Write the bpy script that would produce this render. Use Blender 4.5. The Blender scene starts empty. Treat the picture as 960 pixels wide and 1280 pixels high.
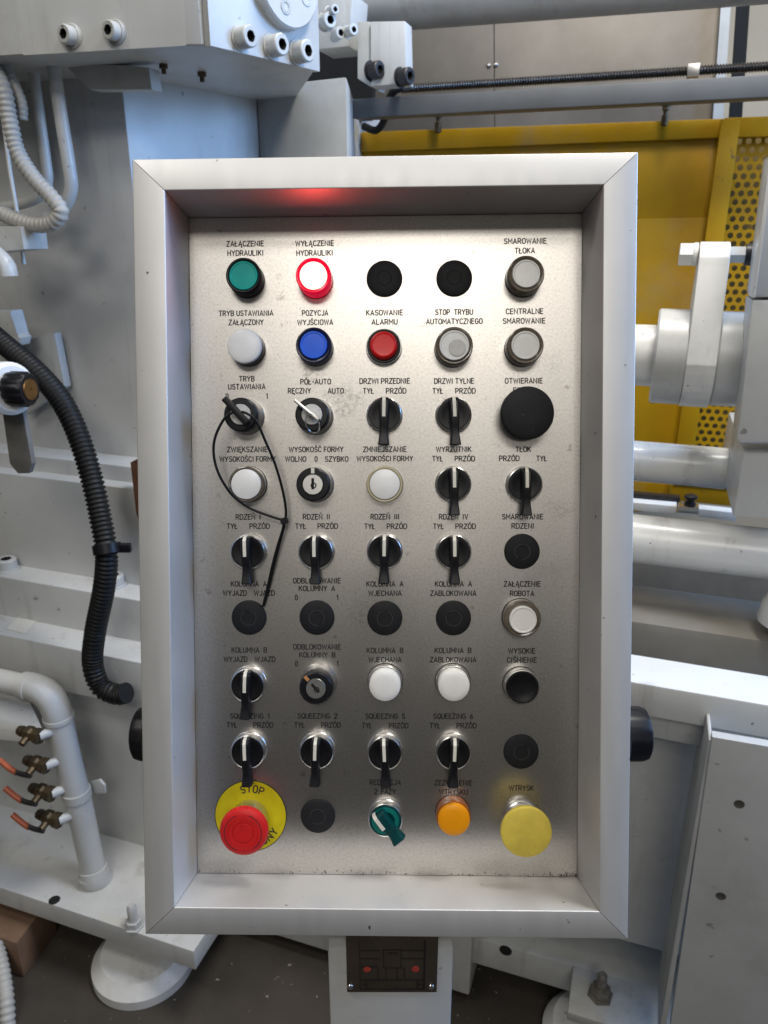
import bpy, bmesh, math, random
from mathutils import Vector, Matrix
random.seed(7)
rad = math.radians
S = bpy.context.scene
COL = S.collection

# ------------------------------------------------------------------ camera
F = 950.0                      # focal length in pixels of the 960 x 1280 photograph
PITCH = rad(20)
cd = bpy.data.cameras.new("camera")
cd.sensor_fit = 'VERTICAL'; cd.sensor_height = 36.0; cd.lens = F / 1280 * 36
cd.clip_start = .02; cd.clip_end = 60
cd.dof.use_dof = True; cd.dof.focus_distance = .64; cd.dof.aperture_fstop = 14
cam = bpy.data.objects.new("camera", cd); COL.objects.link(cam)
cam.location = (0, 0, 1.5); cam.rotation_euler = (rad(90) - PITCH, 0, 0)
S.camera = cam
CAM = Vector((0, 0, 1.5)); RC = Matrix.Rotation(rad(90) - PITCH, 3, 'X')

# ------------------------------------------------------------------ world and light
w = bpy.data.worlds.new("World"); S.world = w; w.use_nodes = True
bg = w.node_tree.nodes['Background']; bg.inputs[0].default_value = (.93, .97, 1, 1); bg.inputs[1].default_value = .055
def area(name, loc, target, sx, sy, power, color):
    l = bpy.data.lights.new(name, 'AREA'); l.shape = 'RECTANGLE'; l.size = sx; l.size_y = sy
    l.energy = power; l.color = color
    o = bpy.data.objects.new(name, l); COL.objects.link(o); o.location = loc
    o.rotation_euler = (Vector(target) - Vector(loc)).to_track_quat('-Z', 'Y').to_euler()
    return o
area('ceiling_or_fill_lamp', (.0, -3.7, 4.3), (.0, .9, 1.1), 1.8, .6, 42, (1, .955, .88))
area('ceiling_or_fill_lamp', (-.1, -1.35, 3.35), (.0, .7, 1.2), 2.0, .4, 11, (1, .96, .90))  # added front fill, brightens the panel face and its buttons
area('ceiling_or_fill_lamp', (.1, -8.0, 4.3), (.0, .9, 1.1), 2.5, .6, 22, (1, .955, .88))  # added far lamp, set low to lift the lower half of the face plate
area('ceiling_or_fill_lamp', (.62, .92, 3.2), (.42, .78, .8), 1.1, .35, 50, (1, .97, .92))
area('ceiling_or_fill_lamp', (-1.2, .0, 3.2), (-.8, 1.0, .5), 1.2, .4, 15, (1, .97, .92))
area('hall_window', (3.0, .2, 2.7), (-.6, 1.1, 1.6), 1.2, 1.2, 60, (.26, .50, 1))
area('hall_window', (2.4, .95, 2.15), (-.3, 1.6, 1.9), 1.0, 1.0, 42, (.30, .56, 1))
area('ceiling_or_fill_lamp', (.9, 2.0, 3.2), (.9, 2.9, 1.4), 1.2, .3, 5, (1, .95, .85))
S.view_settings.view_transform = 'Standard'; S.view_settings.look = 'None'
S.view_settings.exposure = 0.0; S.view_settings.gamma = 1
S.render.engine = 'CYCLES'

# ------------------------------------------------------------------ measuring helpers
def ray(px, py): return RC @ Vector(((px - 480) / F, -(py - 640) / F, -1))
YAW = rad(19)
U = Vector((math.cos(YAW), -math.sin(YAW), 0)); V = Vector((math.sin(YAW), math.cos(YAW), 0)); Z = Vector((0, 0, 1))
def on_v(px, py, v): d = ray(px, py); return CAM + d * (v / d.dot(V))
def on_z(px, py, z): d = ray(px, py); return CAM + d * ((z - 1.5) / d.z)
def mm(u, v, z): return U * u + V * v + Z * z
def psize(n, P): return n * -(RC.transposed() @ (Vector(P) - CAM)).z / F
# the panel's own frame: z = out of the face plate
def euler3(a, b, c):
    return Matrix.Rotation(a, 3, 'X') @ Matrix.Rotation(b, 3, 'Y') @ Matrix.Rotation(c, 3, 'Z')
RP = euler3(rad(2.30), rad(-1.37), rad(.19))
PM = (Matrix.Translation(CAM) @ RC.to_4x4()) @ (Matrix.Translation((.0012, -.0322, -.65)) @ RP.to_4x4())
PI_ = PM.inverted()
def pl(px, py, h=0):                               # where the sight line meets the plane h above the face plate
    o = PI_ @ CAM; d = (PI_.to_3x3() @ ray(px, py)); t = (h - o.z) / d.z
    return o + d * t

# ------------------------------------------------------------------ materials
def mat(name, col, rough=.45, metal=0, var=.06, vs=9, bump=0, bs=300, spec=.5, coat=0, trans=0,
        emis=None, es=0, specks=0, ss=90, speckcol=None, aniso=0, rvar=0, stretch=None, stain=0):
    m = bpy.data.materials.new(name); m.use_nodes = True
    n = m.node_tree.nodes; L = m.node_tree.links; p = n['Principled BSDF']
    p.inputs['Roughness'].default_value = rough; p.inputs['Metallic'].default_value = metal
    p.inputs['Specular IOR Level'].default_value = spec; p.inputs['Coat Weight'].default_value = coat
    p.inputs['Coat Roughness'].default_value = .12
    p.inputs['Transmission Weight'].default_value = trans; p.inputs['Anisotropic'].default_value = aniso
    tc = n.new('ShaderNodeTexCoord'); src = tc.outputs['Object']
    if stretch:
        mp = n.new('ShaderNodeMapping'); L.new(src, mp.inputs[0]); mp.inputs['Scale'].default_value = stretch; srcs = mp.outputs[0]
    else: srcs = src
    c0 = [max(0, c * (1 - var)) for c in col]; c1 = [min(1, c * (1 + var)) for c in col]
    nz = n.new('ShaderNodeTexNoise'); L.new(src, nz.inputs['Vector']); nz.inputs['Scale'].default_value = vs
    nz.inputs['Detail'].default_value = 6; nz.inputs['Roughness'].default_value = .62
    mr = n.new('ShaderNodeMapRange'); L.new(nz.outputs[0], mr.inputs[0]); mr.inputs[1].default_value = .3; mr.inputs[2].default_value = .7
    mx = n.new('ShaderNodeMix'); mx.data_type = 'RGBA'; L.new(mr.outputs[0], mx.inputs[0])
    mx.inputs[6].default_value = (*c0, 1); mx.inputs[7].default_value = (*c1, 1); out = mx.outputs[2]
    if specks:
        n2 = n.new('ShaderNodeTexNoise'); L.new(src, n2.inputs['Vector']); n2.inputs['Scale'].default_value = ss; n2.inputs['Detail'].default_value = 3
        r2 = n.new('ShaderNodeMapRange'); L.new(n2.outputs[0], r2.inputs[0]); r2.inputs[1].default_value = .74 - specks * .1; r2.inputs[2].default_value = .78 - specks * .08
        m2 = n.new('ShaderNodeMix'); m2.data_type = 'RGBA'; L.new(r2.outputs[0], m2.inputs[0]); L.new(out, m2.inputs[6])
        m2.inputs[7].default_value = (*(speckcol or [c * .25 for c in col]), 1); out = m2.outputs[2]
    if stain == 1:                                          # fine pitting, and smudges of wear with their own shape
        for sc, lo, hi, cc in ((520, .50, .72, (.27, .25, .232)), (11, .58, .78, (.38, .36, .34)), (34, .66, .75, (.27, .25, .235)), (150, .70, .76, (.72, .70, .67))):
            n5 = n.new('ShaderNodeTexNoise'); L.new(src, n5.inputs['Vector']); n5.inputs['Scale'].default_value = sc; n5.inputs['Detail'].default_value = 9; n5.inputs['Roughness'].default_value = .75
            r5 = n.new('ShaderNodeMapRange'); L.new(n5.outputs[0], r5.inputs[0]); r5.inputs[1].default_value = lo; r5.inputs[2].default_value = hi; r5.inputs[4].default_value = .75
            m5 = n.new('ShaderNodeMix'); m5.data_type = 'RGBA'; L.new(r5.outputs[0], m5.inputs[0]); L.new(out, m5.inputs[6]); m5.inputs[7].default_value = (*cc, 1); out = m5.outputs[2]
    if stain == 1:                                     # smudges rubbed into the steel beside the most used switches
        for (cx, cy, rr, amt) in ((432, 500, .018, 1), (388, 462, .015, .9), (352, 372, .007, 1), (556, 500, .010, .5), (700, 640, .014, .4), (455, 765, .020, .4), (300, 545, .014, .6), (505, 640, .010, .35), (428, 1040, .016, .4), (690, 455, .012, .35)):
            c_ = pl(cx, cy); vd = n.new('ShaderNodeVectorMath'); vd.operation = 'DISTANCE'; L.new(src, vd.inputs[0]); vd.inputs[1].default_value = (c_.x, c_.y, 0)
            n6 = n.new('ShaderNodeTexNoise'); L.new(src, n6.inputs['Vector']); n6.inputs['Scale'].default_value = 260; n6.inputs['Detail'].default_value = 6; n6.inputs['Roughness'].default_value = .7
            n7 = n.new('ShaderNodeTexNoise'); L.new(src, n7.inputs['Vector']); n7.inputs['Scale'].default_value = 70; n7.inputs['Detail'].default_value = 3
            ad = n.new('ShaderNodeMath'); ad.operation = 'MULTIPLY_ADD'; L.new(n7.outputs[0], ad.inputs[0]); ad.inputs[1].default_value = rr * 2.4; L.new(vd.outputs['Value'], ad.inputs[2])
            r6 = n.new('ShaderNodeMapRange'); L.new(ad.outputs[0], r6.inputs[0]); r6.inputs[1].default_value = rr * 2.2; r6.inputs[2].default_value = rr * 1.2; r6.inputs[3].default_value = 0; r6.inputs[4].default_value = amt
            r7 = n.new('ShaderNodeMapRange'); L.new(n6.outputs[0], r7.inputs[0]); r7.inputs[1].default_value = .42; r7.inputs[2].default_value = .62
            ml = n.new('ShaderNodeMath'); ml.operation = 'MULTIPLY'; L.new(r6.outputs[0], ml.inputs[0]); L.new(r7.outputs[0], ml.inputs[1])
            m6 = n.new('ShaderNodeMix'); m6.data_type = 'RGBA'; L.new(ml.outputs[0], m6.inputs[0]); L.new(out, m6.inputs[6]); m6.inputs[7].default_value = (.24, .225, .21, 1); out = m6.outputs[2]
    if stain == 3:                                     # scuffs and little dents on the anodised rails
        n5 = n.new('ShaderNodeTexNoise'); L.new(src, n5.inputs['Vector']); n5.inputs['Scale'].default_value = 130; n5.inputs['Detail'].default_value = 5
        r5 = n.new('ShaderNodeMapRange'); L.new(n5.outputs[0], r5.inputs[0]); r5.inputs[1].default_value = .74; r5.inputs[2].default_value = .77
        m5 = n.new('ShaderNodeMix'); m5.data_type = 'RGBA'; L.new(r5.outputs[0], m5.inputs[0]); L.new(out, m5.inputs[6]); m5.inputs[7].default_value = (.12, .11, .10, 1); out = m5.outputs[2]
    if stain == 2:                                     # oily runs down painted faces and grime patches
        for vec, lo, hi, amt in (((16, 16, 1.3), .57, .72, .42), ((3.2, 3.2, 3.2), .54, .72, .34), ((60, 60, 60), .69, .74, .6)):
            mp5 = n.new('ShaderNodeMapping'); L.new(src, mp5.inputs[0]); mp5.inputs['Scale'].default_value = vec
            n5 = n.new('ShaderNodeTexNoise'); L.new(mp5.outputs[0], n5.inputs['Vector']); n5.inputs['Scale'].default_value = 1; n5.inputs['Detail'].default_value = 10; n5.inputs['Roughness'].default_value = .68
            r5 = n.new('ShaderNodeMapRange'); L.new(n5.outputs[0], r5.inputs[0]); r5.inputs[1].default_value = lo; r5.inputs[2].default_value = hi; r5.inputs[4].default_value = amt
            m5 = n.new('ShaderNodeMix'); m5.data_type = 'RGBA'; L.new(r5.outputs[0], m5.inputs[0]); L.new(out, m5.inputs[6]); m5.inputs[7].default_value = (.20, .18, .15, 1); out = m5.outputs[2]
    L.new(out, p.inputs['Base Color'])
    if rvar:
        n3 = n.new('ShaderNodeTexNoise'); L.new(srcs, n3.inputs['Vector']); n3.inputs['Scale'].default_value = vs * 2.3; n3.inputs['Detail'].default_value = 8
        r3 = n.new('ShaderNodeMapRange'); L.new(n3.outputs[0], r3.inputs[0]); r3.inputs[1].default_value = .3; r3.inputs[2].default_value = .7
        r3.inputs[3].default_value = rough - rvar; r3.inputs[4].default_value = rough + rvar; L.new(r3.outputs[0], p.inputs['Roughness'])
    if bump:
        n4 = n.new('ShaderNodeTexNoise'); L.new(srcs, n4.inputs['Vector']); n4.inputs['Scale'].default_value = bs; n4.inputs['Detail'].default_value = 4
        b = n.new('ShaderNodeBump'); b.inputs['Strength'].default_value = bump; b.inputs['Distance'].default_value = .001
        L.new(n4.outputs[0], b.inputs['Height']); L.new(b.outputs[0], p.inputs['Normal'])
    if emis:
        p.inputs['Emission Color'].default_value = (*emis, 1); p.inputs['Emission Strength'].default_value = es
    return m

STEEL = mat('brushed_stainless', (.535, .512, .485), .345, 1, .07, 420, .05, 800, aniso=.2, specks=.5, ss=75, speckcol=(.36, .33, .30), rvar=.03, stretch=(2.5, 1, 1), stain=1)
ALU = mat('anodised_aluminium', (.65, .64, .622), .52, .62, .05, 6, .02, 500, stain=3, specks=.12, ss=120, speckcol=(.16, .15, .14), rvar=.04, stretch=(6, 1, 1))
INK = mat('engraved_black_paint', (.018, .016, .016), .6, var=.3, vs=300)
CHROME = mat('satin_chrome', (.70, .69, .67), .30, 1, .05, 60)
BLACK = mat('black_plastic', (.008, .008, .010), .38, spec=.28, var=.2, vs=120, specks=.15, ss=500, speckcol=(.12, .12, .12))
BLACKM = mat('matt_black_plastic', (.013, .0135, .0155), .6, spec=.25, var=.18, vs=150, specks=.22, ss=420, speckcol=(.14, .14, .14))
RUBBER = mat('black_rubber', (.009, .009, .009), .5, spec=.3, var=.2, vs=60)
CLEAR = mat('smoky_clear_plastic', (.20, .165, .125), .16, trans=.3, coat=.4, var=.25, vs=200)
SMOKE = mat('dark_bezel_plastic', (.035, .030, .027), .3, coat=.25, var=.2, vs=150)
GREEN = mat('green_lens', (0, .42, .35), .36, spec=.2, coat=.1, var=.1, vs=80)
DGREEN = mat('dark_green_plastic', (0, .045, .048), .36, spec=.3, var=.25, vs=150)
MGREEN = mat('green_knob_face', (0, .17, .145), .38, var=.2, vs=150)
BLUE = mat('blue_lens', (.008, .13, .85), .34, spec=.3, coat=.1, var=.1, vs=80)
NAVY = mat('dark_blue_bezel', (.008, .012, .05), .3, coat=.4, var=.2)
RED = mat('red_lens', (.80, .014, .014), .34, spec=.3, coat=.12, var=.1, vs=80)
EMRED = mat('emergency_red', (.60, .014, .014), .42, spec=.3, var=.08, vs=80, specks=.25, ss=380, speckcol=(.10, .01, .01))
WHITE = mat('white_lens', (.90, .885, .85), .36, coat=.1, var=.035, vs=110, specks=.12, ss=260, speckcol=(.3, .28, .25))
GREYW = mat('greyish_lens', (.76, .76, .735), .32, coat=.15, var=.05, vs=110)
GREYD = mat('worn_grey_spot', (.60, .59, .55), .5, var=.12, vs=300)
YRIM = mat('yellowed_rim', (.55, .48, .30), .3, coat=.4, var=.1)
ORANGE = mat('orange_lens', (.90, .34, .004), .36, spec=.3, coat=.1, var=.05, specks=.1, ss=300)
DORANGE = mat('dark_orange_bezel', (.42, .11, .01), .2, coat=.5, trans=.25)
YELLOW = mat('yellow_button', (.74, .58, .095), .5, spec=.25, var=.15, vs=45, specks=.2, ss=300, speckcol=(.3, .22, .03))
YDISC = mat('yellow_legend_plate', (.64, .53, .006), .5, spec=.25, var=.12, vs=70, specks=.2, ss=300, speckcol=(.2, .15, .01))
LINE = mat('cream_indicator', (.72, .69, .60), .45, var=.08, vs=300)
MARK = mat('orange_mark', (.55, .25, .10), .5)
LIT = mat('lit_lens', (1, .8, .7), .4, emis=(1, .07, .05), es=27)
LITRED = mat('lit_red_bezel', (.7, .0, .03), .25, coat=.5, emis=(1, .0, .05), es=.5)
DARK = mat('dark_void', (.006, .006, .006), .9)
PAINT = mat('machine_paint', (.53, .535, .525), .36, var=.10, vs=4, bump=.14, bs=60, specks=.35, ss=55, speckcol=(.30, .29, .27), rvar=.06, stain=2)
PAINT2 = mat('scuffed_machine_paint', (.48, .485, .47), .42, var=.16, vs=7, bump=.15, bs=60, specks=.3, ss=60, speckcol=(.22, .21, .19), rvar=.08, stain=2)
PWHITE = mat('white_paint', (.74, .74, .72), .38, var=.05, vs=6, bump=.08, bs=80, specks=.2, ss=70, speckcol=(.3, .28, .26), stain=2)
BARP = mat('glossy_bar_paint', (.70, .70, .68), .24, var=.05, vs=6, specks=.15, ss=70, stain=2)
GUARD = mat('yellow_guard_paint', (.38, .21, .003), .48, spec=.25, var=.20, vs=4, bump=.25, bs=14, specks=.35, ss=30, speckcol=(.14, .09, .02), stain=2)
SHEET = mat('stained_sheet_steel', (.27, .243, .21), .48, .7, .22, 3, .1, 40, rvar=.1, stretch=(1, 1, .3))
RAILM = mat('grey_steel_rail', (.13, .135, .14), .5, .4, .12, 8, .1, 100)
THREAD = mat('threaded_steel', (.15, .14, .13), .35, 1, .2, 50)
OXIDE = mat('black_oxide_steel', (.035, .032, .032), .42, .5, .3, 60)
BRASS = mat('brass', (.28, .17, .07), .35, .9, .25, 80)
BRONZE = mat('aged_brass', (.10, .072, .04), .5, .7, .35, 90)
HORANGE = mat('orange_handle_grip', (.38, .085, .03), .5, var=.15, vs=70)
HOSE = mat('grey_hose_plastic', (.42, .41, .38), .5, var=.08, vs=30)
CONC = mat('worn_concrete', (.046, .038, .030), .75, var=.35, vs=3.5, bump=.5, bs=90, specks=.4, ss=55, speckcol=(.24, .22, .2))
WOOD = mat('old_wood', (.17, .10, .06), .75, var=.3, vs=12, bump=.3, bs=60)
CREAM = mat('cream_wall_paint', (.60, .49, .34), .7, var=.05, vs=3)
NAMEP = mat('brown_nameplate', (.065, .05, .036), .42, .2, .2, 40)
NLINE = mat('nameplate_line', (.012, .01, .01), .5)
REDDOT = mat('red_dot', (.42, .05, .035), .5)

# ------------------------------------------------------------------ object helpers
def link(o, parent=None):
    COL.objects.link(o)
    if parent is not None: o.parent = parent
    return o
def sharp(bm, ang=35):
    bm.normal_update()
    for f in bm.faces: f.smooth = True
    for e in bm.edges:
        e.smooth = not (len(e.link_faces) != 2 or e.calc_face_angle(0) > rad(ang))
def mk(name, bm, m, parent=None, ang=35, recalc=True):
    if recalc: bmesh.ops.recalc_face_normals(bm, faces=bm.faces)
    sharp(bm, ang)
    me = bpy.data.meshes.new(name); bm.to_mesh(me); bm.free(); me.materials.append(m)
    return link(bpy.data.objects.new(name, me), parent)
def thing(name, label, cat, group=None, mw=None):
    o = bpy.data.objects.new(name, None); o.empty_display_size = .05; COL.objects.link(o)
    if mw is not None: o.matrix_world = mw
    return tag(o, label, cat, group)
def tag(o, label, cat, group=None):
    o['label'] = label; o['category'] = cat
    if group: o['group'] = group
    return o
def structure(o): o['kind'] = 'structure'; return o
def frame_of(axis):
    z = Vector(axis).normalized(); a = Vector((0, 0, 1)) if abs(z.z) < .9 else Vector((1, 0, 0))
    x = a.cross(z).normalized(); return x, z.cross(x), z
def lathe(bm, prof, seg=48, o=(0, 0, 0), axis=(0, 0, 1), mod=None):
    x, y, z = frame_of(axis) if tuple(axis) != (0, 0, 1) else (Vector((1, 0, 0)), Vector((0, 1, 0)), Vector((0, 0, 1)))
    o = Vector(o); rings = []
    for (r, h) in prof:
        if r <= 1e-9: rings.append([bm.verts.new(o + z * h)]); continue
        rings.append([bm.verts.new(o + z * h + (x * math.cos(2 * math.pi * k / seg) + y * math.sin(2 * math.pi * k / seg)) * r * (mod(k, r, h) if mod else 1)) for k in range(seg)])
    for a, b in zip(rings, rings[1:]):
        for k in range(seg):
            k2 = (k + 1) % seg
            if len(a) == 1 and len(b) == 1: continue
            if len(a) == 1: bm.faces.new((a[0], b[k], b[k2]))
            elif len(b) == 1: bm.faces.new((a[k], b[0], a[k2]))
            else: bm.faces.new((a[k], b[k], b[k2], a[k2]))
    return bm
def cylinder(bm, p0, p1, r, seg=32, bev=0):
    p0 = Vector(p0); p1 = Vector(p1); L = (p1 - p0).length; b = bev
    prof = [(0, 0), (r - b, 0), (r, b), (r, L - b), (r - b, L), (0, L)] if b else [(0, 0), (r, 0), (r, L), (0, L)]
    return lathe(bm, prof, seg, p0, (p1 - p0))
def prism(bm, pts, vec, bevel=0):
    vec = Vector(vec); a = [bm.verts.new(Vector(p)) for p in pts]; b = [bm.verts.new(Vector(p) + vec) for p in pts]
    n = len(a); fs = [bm.faces.new(a), bm.faces.new(b[::-1])]
    for i in range(n): fs.append(bm.faces.new((a[i], b[i], b[(i + 1) % n], a[(i + 1) % n])))
    if bevel:
        es = list({e for f in fs for e in f.edges})
        bmesh.ops.bevel(bm, geom=es, offset=bevel, segments=2, affect='EDGES', profile=.6)
    return bm
def hexa(bm, A, B, bevel=0):                      # two quads joined into a six-sided solid
    a = [bm.verts.new(Vector(p)) for p in A]; b = [bm.verts.new(Vector(p)) for p in B]
    fs = [bm.faces.new(a), bm.faces.new(b[::-1])]
    for i in range(4): fs.append(bm.faces.new((a[i], b[i], b[(i + 1) % 4], a[(i + 1) % 4])))
    if bevel:
        es = list({e for f in fs for e in f.edges})
        bmesh.ops.bevel(bm, geom=es, offset=bevel, segments=2, affect='EDGES', profile=.6)
    return bm
def box(bm, x0, x1, y0, y1, z0, z1, bevel=0):
    return prism(bm, [(x0, y0, z0), (x1, y0, z0), (x1, y1, z0), (x0, y1, z0)], (0, 0, z1 - z0), bevel)
def spline(pts, step):
    P = [Vector(p) for p in pts]; Q = [P[0] * 2 - P[1]] + P + [P[-1] * 2 - P[-2]]; out = []
    for i in range(1, len(Q) - 2):
        a, b, c, d = Q[i - 1:i + 3]; n = max(2, int((c - b).length / step))
        for k in range(n):
            t = k / n
            out.append(.5 * ((2 * b) + (c - a) * t + (2 * a - 5 * b + 4 * c - d) * t * t + (3 * b - a - 3 * c + d) * t ** 3))
    return out + [P[-1]]
def tube(bm, pts, r, step=.01, seg=14, ribs=None, flat=None):
    P = spline(pts, step); n = len(P); T = [(P[min(i + 1, n - 1)] - P[max(i - 1, 0)]).normalized() for i in range(n)]
    x = frame_of(T[0])[0]; rings = []
    for i in range(n):
        x = (x - T[i] * x.dot(T[i])).normalized(); y = T[i].cross(x)
        rr = r(i / (n - 1)) if callable(r) else r
        if ribs: rr *= (1 if (i % ribs[0]) < ribs[0] // 2 else ribs[1])
        rings.append([bm.verts.new(P[i] + (x * math.cos(2 * math.pi * k / seg) + y * math.sin(2 * math.pi * k / seg)) * rr) for k in range(seg)])
    for a, b in zip(rings, rings[1:]):
        for k in range(seg): bm.faces.new((a[k], b[k], b[(k + 1) % seg], a[(k + 1) % seg]))
    bm.faces.new(rings[0][::-1]); bm.faces.new(rings[-1])
    return bm

# ================================================================== THE SETTING
bm = bmesh.new(); box(bm, -12, 12, -14, 9, -.05, 0)
structure(mk('floor', bm, CONC))

# back of the hall
bm = bmesh.new(); prism(bm, [mm(-3, 3.6, 0), mm(6, 3.6, 0), mm(6, 3.75, 0), mm(-3, 3.75, 0)], (0, 0, 5))
wall = structure(mk('wall', bm, CREAM))
for k in range(7):                                  # recessed looking courses of the cream wall: each block a piece standing proud
    for j in range(4):
        u0 = 2.05 + j * .42 - (k % 2) * .21; z0 = 1.62 + k * .21
        bm = bmesh.new(); prism(bm, [mm(u0, 3.575, z0), mm(u0 + .414, 3.575, z0), mm(u0 + .414, 3.575, z0 + .204), mm(u0, 3.575, z0 + .204)], V * .025)
        mk('block', bm, CREAM, wall)

# ================================================================== STAINLESS SHEETS BEHIND THE MACHINE
def mpoly(pts, v): return [on_v(x, y, v) for x, y in pts]
def slab(name, pts, v, t, m, parent=None, bevel=0):
    bm = bmesh.new(); prism(bm, mpoly(pts, v), V * t, bevel); return mk(name, bm, m, parent)
cab = thing('sheet_metal_screen', 'stained stainless sheet screen with dome screws behind the yellow guard', 'screen')
slab('panel', [(400, -60), (616.5, -60), (618.5, 330), (400, 330)], 2.6, .02, SHEET, cab)
slab('panel', [(617.8, -60), (905, -60), (877, 330), (619.8, 330)], 2.6, .02, SHEET, cab)
slab('side_post', [(906, -60), (918, -60), (892, 330), (878, 330)], 2.57, .05, PAINT2, cab)
for x, y in ((611, 82), (620, 81), (902, 64)):
    P = on_v(x, y, 2.6); bm = bmesh.new(); lathe(bm, [(0, .008), (.004, .0072), (.007, .004), (.008, 0)], 20, P, -V); mk('dome_screw', bm, CHROME, cab)
o = slab('black_post', [(926, -60), (942, -60), (915, 330), (900, 330)], 2.60, .05, DARK); tag(o, 'narrow black upright post right of the stainless screen', 'post')

# ================================================================== YELLOW GUARD
g = thing('safety_guard', 'yellow painted safety guard with perforated side sheet behind the panel', 'guard')
GV = 2.0
slab('top_flange', [(451, 165), (906, 148), (902, 172), (451, 190)], GV - .012, .05, GUARD, g, .003)
slab('panel', [(451, 189), (905, 171), (893, 272), (451, 282)], GV, .02, GUARD, g, .003)
slab('panel', [(451, 281), (897, 271), (850, 640), (451, 640)], GV - .006, .02, GUARD, g, .003)
slab('upright', [(902, 148), (926, 150), (868, 560), (845, 560)], GV - .03, .04, GUARD, g, .003)
slab('upper_strip', [(906, 147), (990, 144), (990, 170), (903, 172)], GV - .028, .03, GUARD, g, .003)
# perforated sheet: real holes
uzA = on_v(926, 171, GV); u0 = uzA.dot(U); z1 = uzA.z; pitch = .0190; R = .0066
bm = bmesh.new()
zlow = on_v(880, 592, GV).z
for j in range(60):
    if z1 - (j + 1) * pitch * .93 < zlow: break
    for i in range(9):
        cu = u0 - .03 + (i + .5 + (.5 if j % 2 else 0)) * pitch; cz = z1 - (j + .5) * pitch * .93
        hw = pitch / 2; hh = pitch * .93 / 2
        vs_o = []; vs_i = []; vs_b = []
        for k in range(8):
            a = 2 * math.pi * (k + .5) / 8; cx, cy = math.cos(a), math.sin(a); m_ = max(abs(cx), abs(cy))
            vs_o.append(bm.verts.new(mm(cu + cx / m_ * hw, GV, cz + cy / m_ * hh)))
            vs_i.append(bm.verts.new(mm(cu + cx * R, GV, cz + cy * R))); vs_b.append(bm.verts.new(mm(cu + cx * R, GV + .003, cz + cy * R)))
        for k in range(8):
            k2 = (k + 1) % 8; bm.faces.new((vs_o[k], vs_o[k2], vs_i[k2], vs_i[k])); bm.faces.new((vs_i[k], vs_i[k2], vs_b[k2], vs_b[k]))
        # corner triangles
        for sx, sy, k in ((1, 1, 0), (-1, 1, 2), (-1, -1, 4), (1, -1, 6)):
            c = bm.verts.new(mm(cu + sx * hw, GV, cz + sy * hh)); bm.faces.new((vs_o[k], c, vs_o[(k + 1) % 8]))
mk('perforated_sheet', bm, GUARD, g)
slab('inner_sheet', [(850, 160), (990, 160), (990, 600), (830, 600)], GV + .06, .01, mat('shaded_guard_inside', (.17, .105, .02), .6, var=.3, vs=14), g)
slab('lower_panel', [(760, 596), (838, 602), (836, 634), (760, 628)], 1.75, .02, GUARD, g, .002)
slab('lower_panel', [(840, 592), (925, 596), (925, 634), (838, 625)], 1.72, .03, GUARD, g, .002)
slab('slot', [(842, 604.5), (911, 610), (911, 612), (842, 606.5)], 1.718, .004, DARK, g)
for x, y in ((548, 150), (833, 141)):
    f = thing('brass_fitting', 'small brass fitting under the grey rail, ' + ('left one near the machine column' if x < 700 else 'right one near the perforated sheet'), 'fitting', 'brass fittings hanging from the rail')
    P = on_v(x, y - 10, GV - .03); s = psize(1, P)
    bm = bmesh.new(); lathe(bm, [(0, 0), (4.5 * s, 0), (4.5 * s, 6 * s), (2.6 * s, 7 * s), (2.6 * s, 11 * s), (4.2 * s, 12 * s), (4.2 * s, 23 * s), (2 * s, 24 * s), (0, 24 * s)], 12, P, (0, 0, -1)); mk('body', bm, BRONZE, f)
    bm = bmesh.new(); lathe(bm, [(0, 0), (6 * s, 0), (6 * s, 4 * s), (0, 4 * s)], 6, P + Z * 2.5 * s, (0, 0, -1)); mk('nut', bm, OXIDE, f)

# rail and threaded rod
RV = 1.85
a = on_v(440, 134, RV); b = on_v(1000, 108, RV); zc = (on_v(700, 121.5, RV)).z; hh = psize(11.7, on_v(700, 121, RV))
ua, ub = a.dot(U), b.dot(U)
def mbox(name, u0, u1, v0, v1, z0, z1, m, parent=None, bevel=.003):
    bm = bmesh.new(); prism(bm, [mm(u0, v0, z0), mm(u1, v0, z0), mm(u1, v1, z0), mm(u0, v1, z0)], (0, 0, z1 - z0), bevel); return mk(name, bm, m, parent)
o = mbox('steel_rail', ua, ub, RV, RV + .05, zc - hh, zc + hh, RAILM); tag(o, 'grey flat steel rail running level above the yellow guard', 'rail')
rod = thing('threaded_rod', 'long threaded rod with a square collar lying over the grey rail', 'rod')
zr = on_v(700, 99, RV + .06).z; ur0 = on_v(503, 106, RV + .06).dot(U)
bm = bmesh.new(); seg = 10; n = 210; x0 = ur0; L = 1.2
prof = []
for i in range(n): prof += [(.0105, L * i / n), (.0070, L * (i + .5) / n)]
lathe(bm, [(0, 0)] + prof + [(0, L)], seg, mm(ur0, RV + .06, zr), U); mk('thread', bm, THREAD, rod, 80)
P = on_v(866, 95, RV + .05); up = P.dot(U)
mbox('collar', up - .012, up + .012, RV + .045, RV + .075, zr - .012, zr + .012, CHROME, rod, .002)

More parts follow.
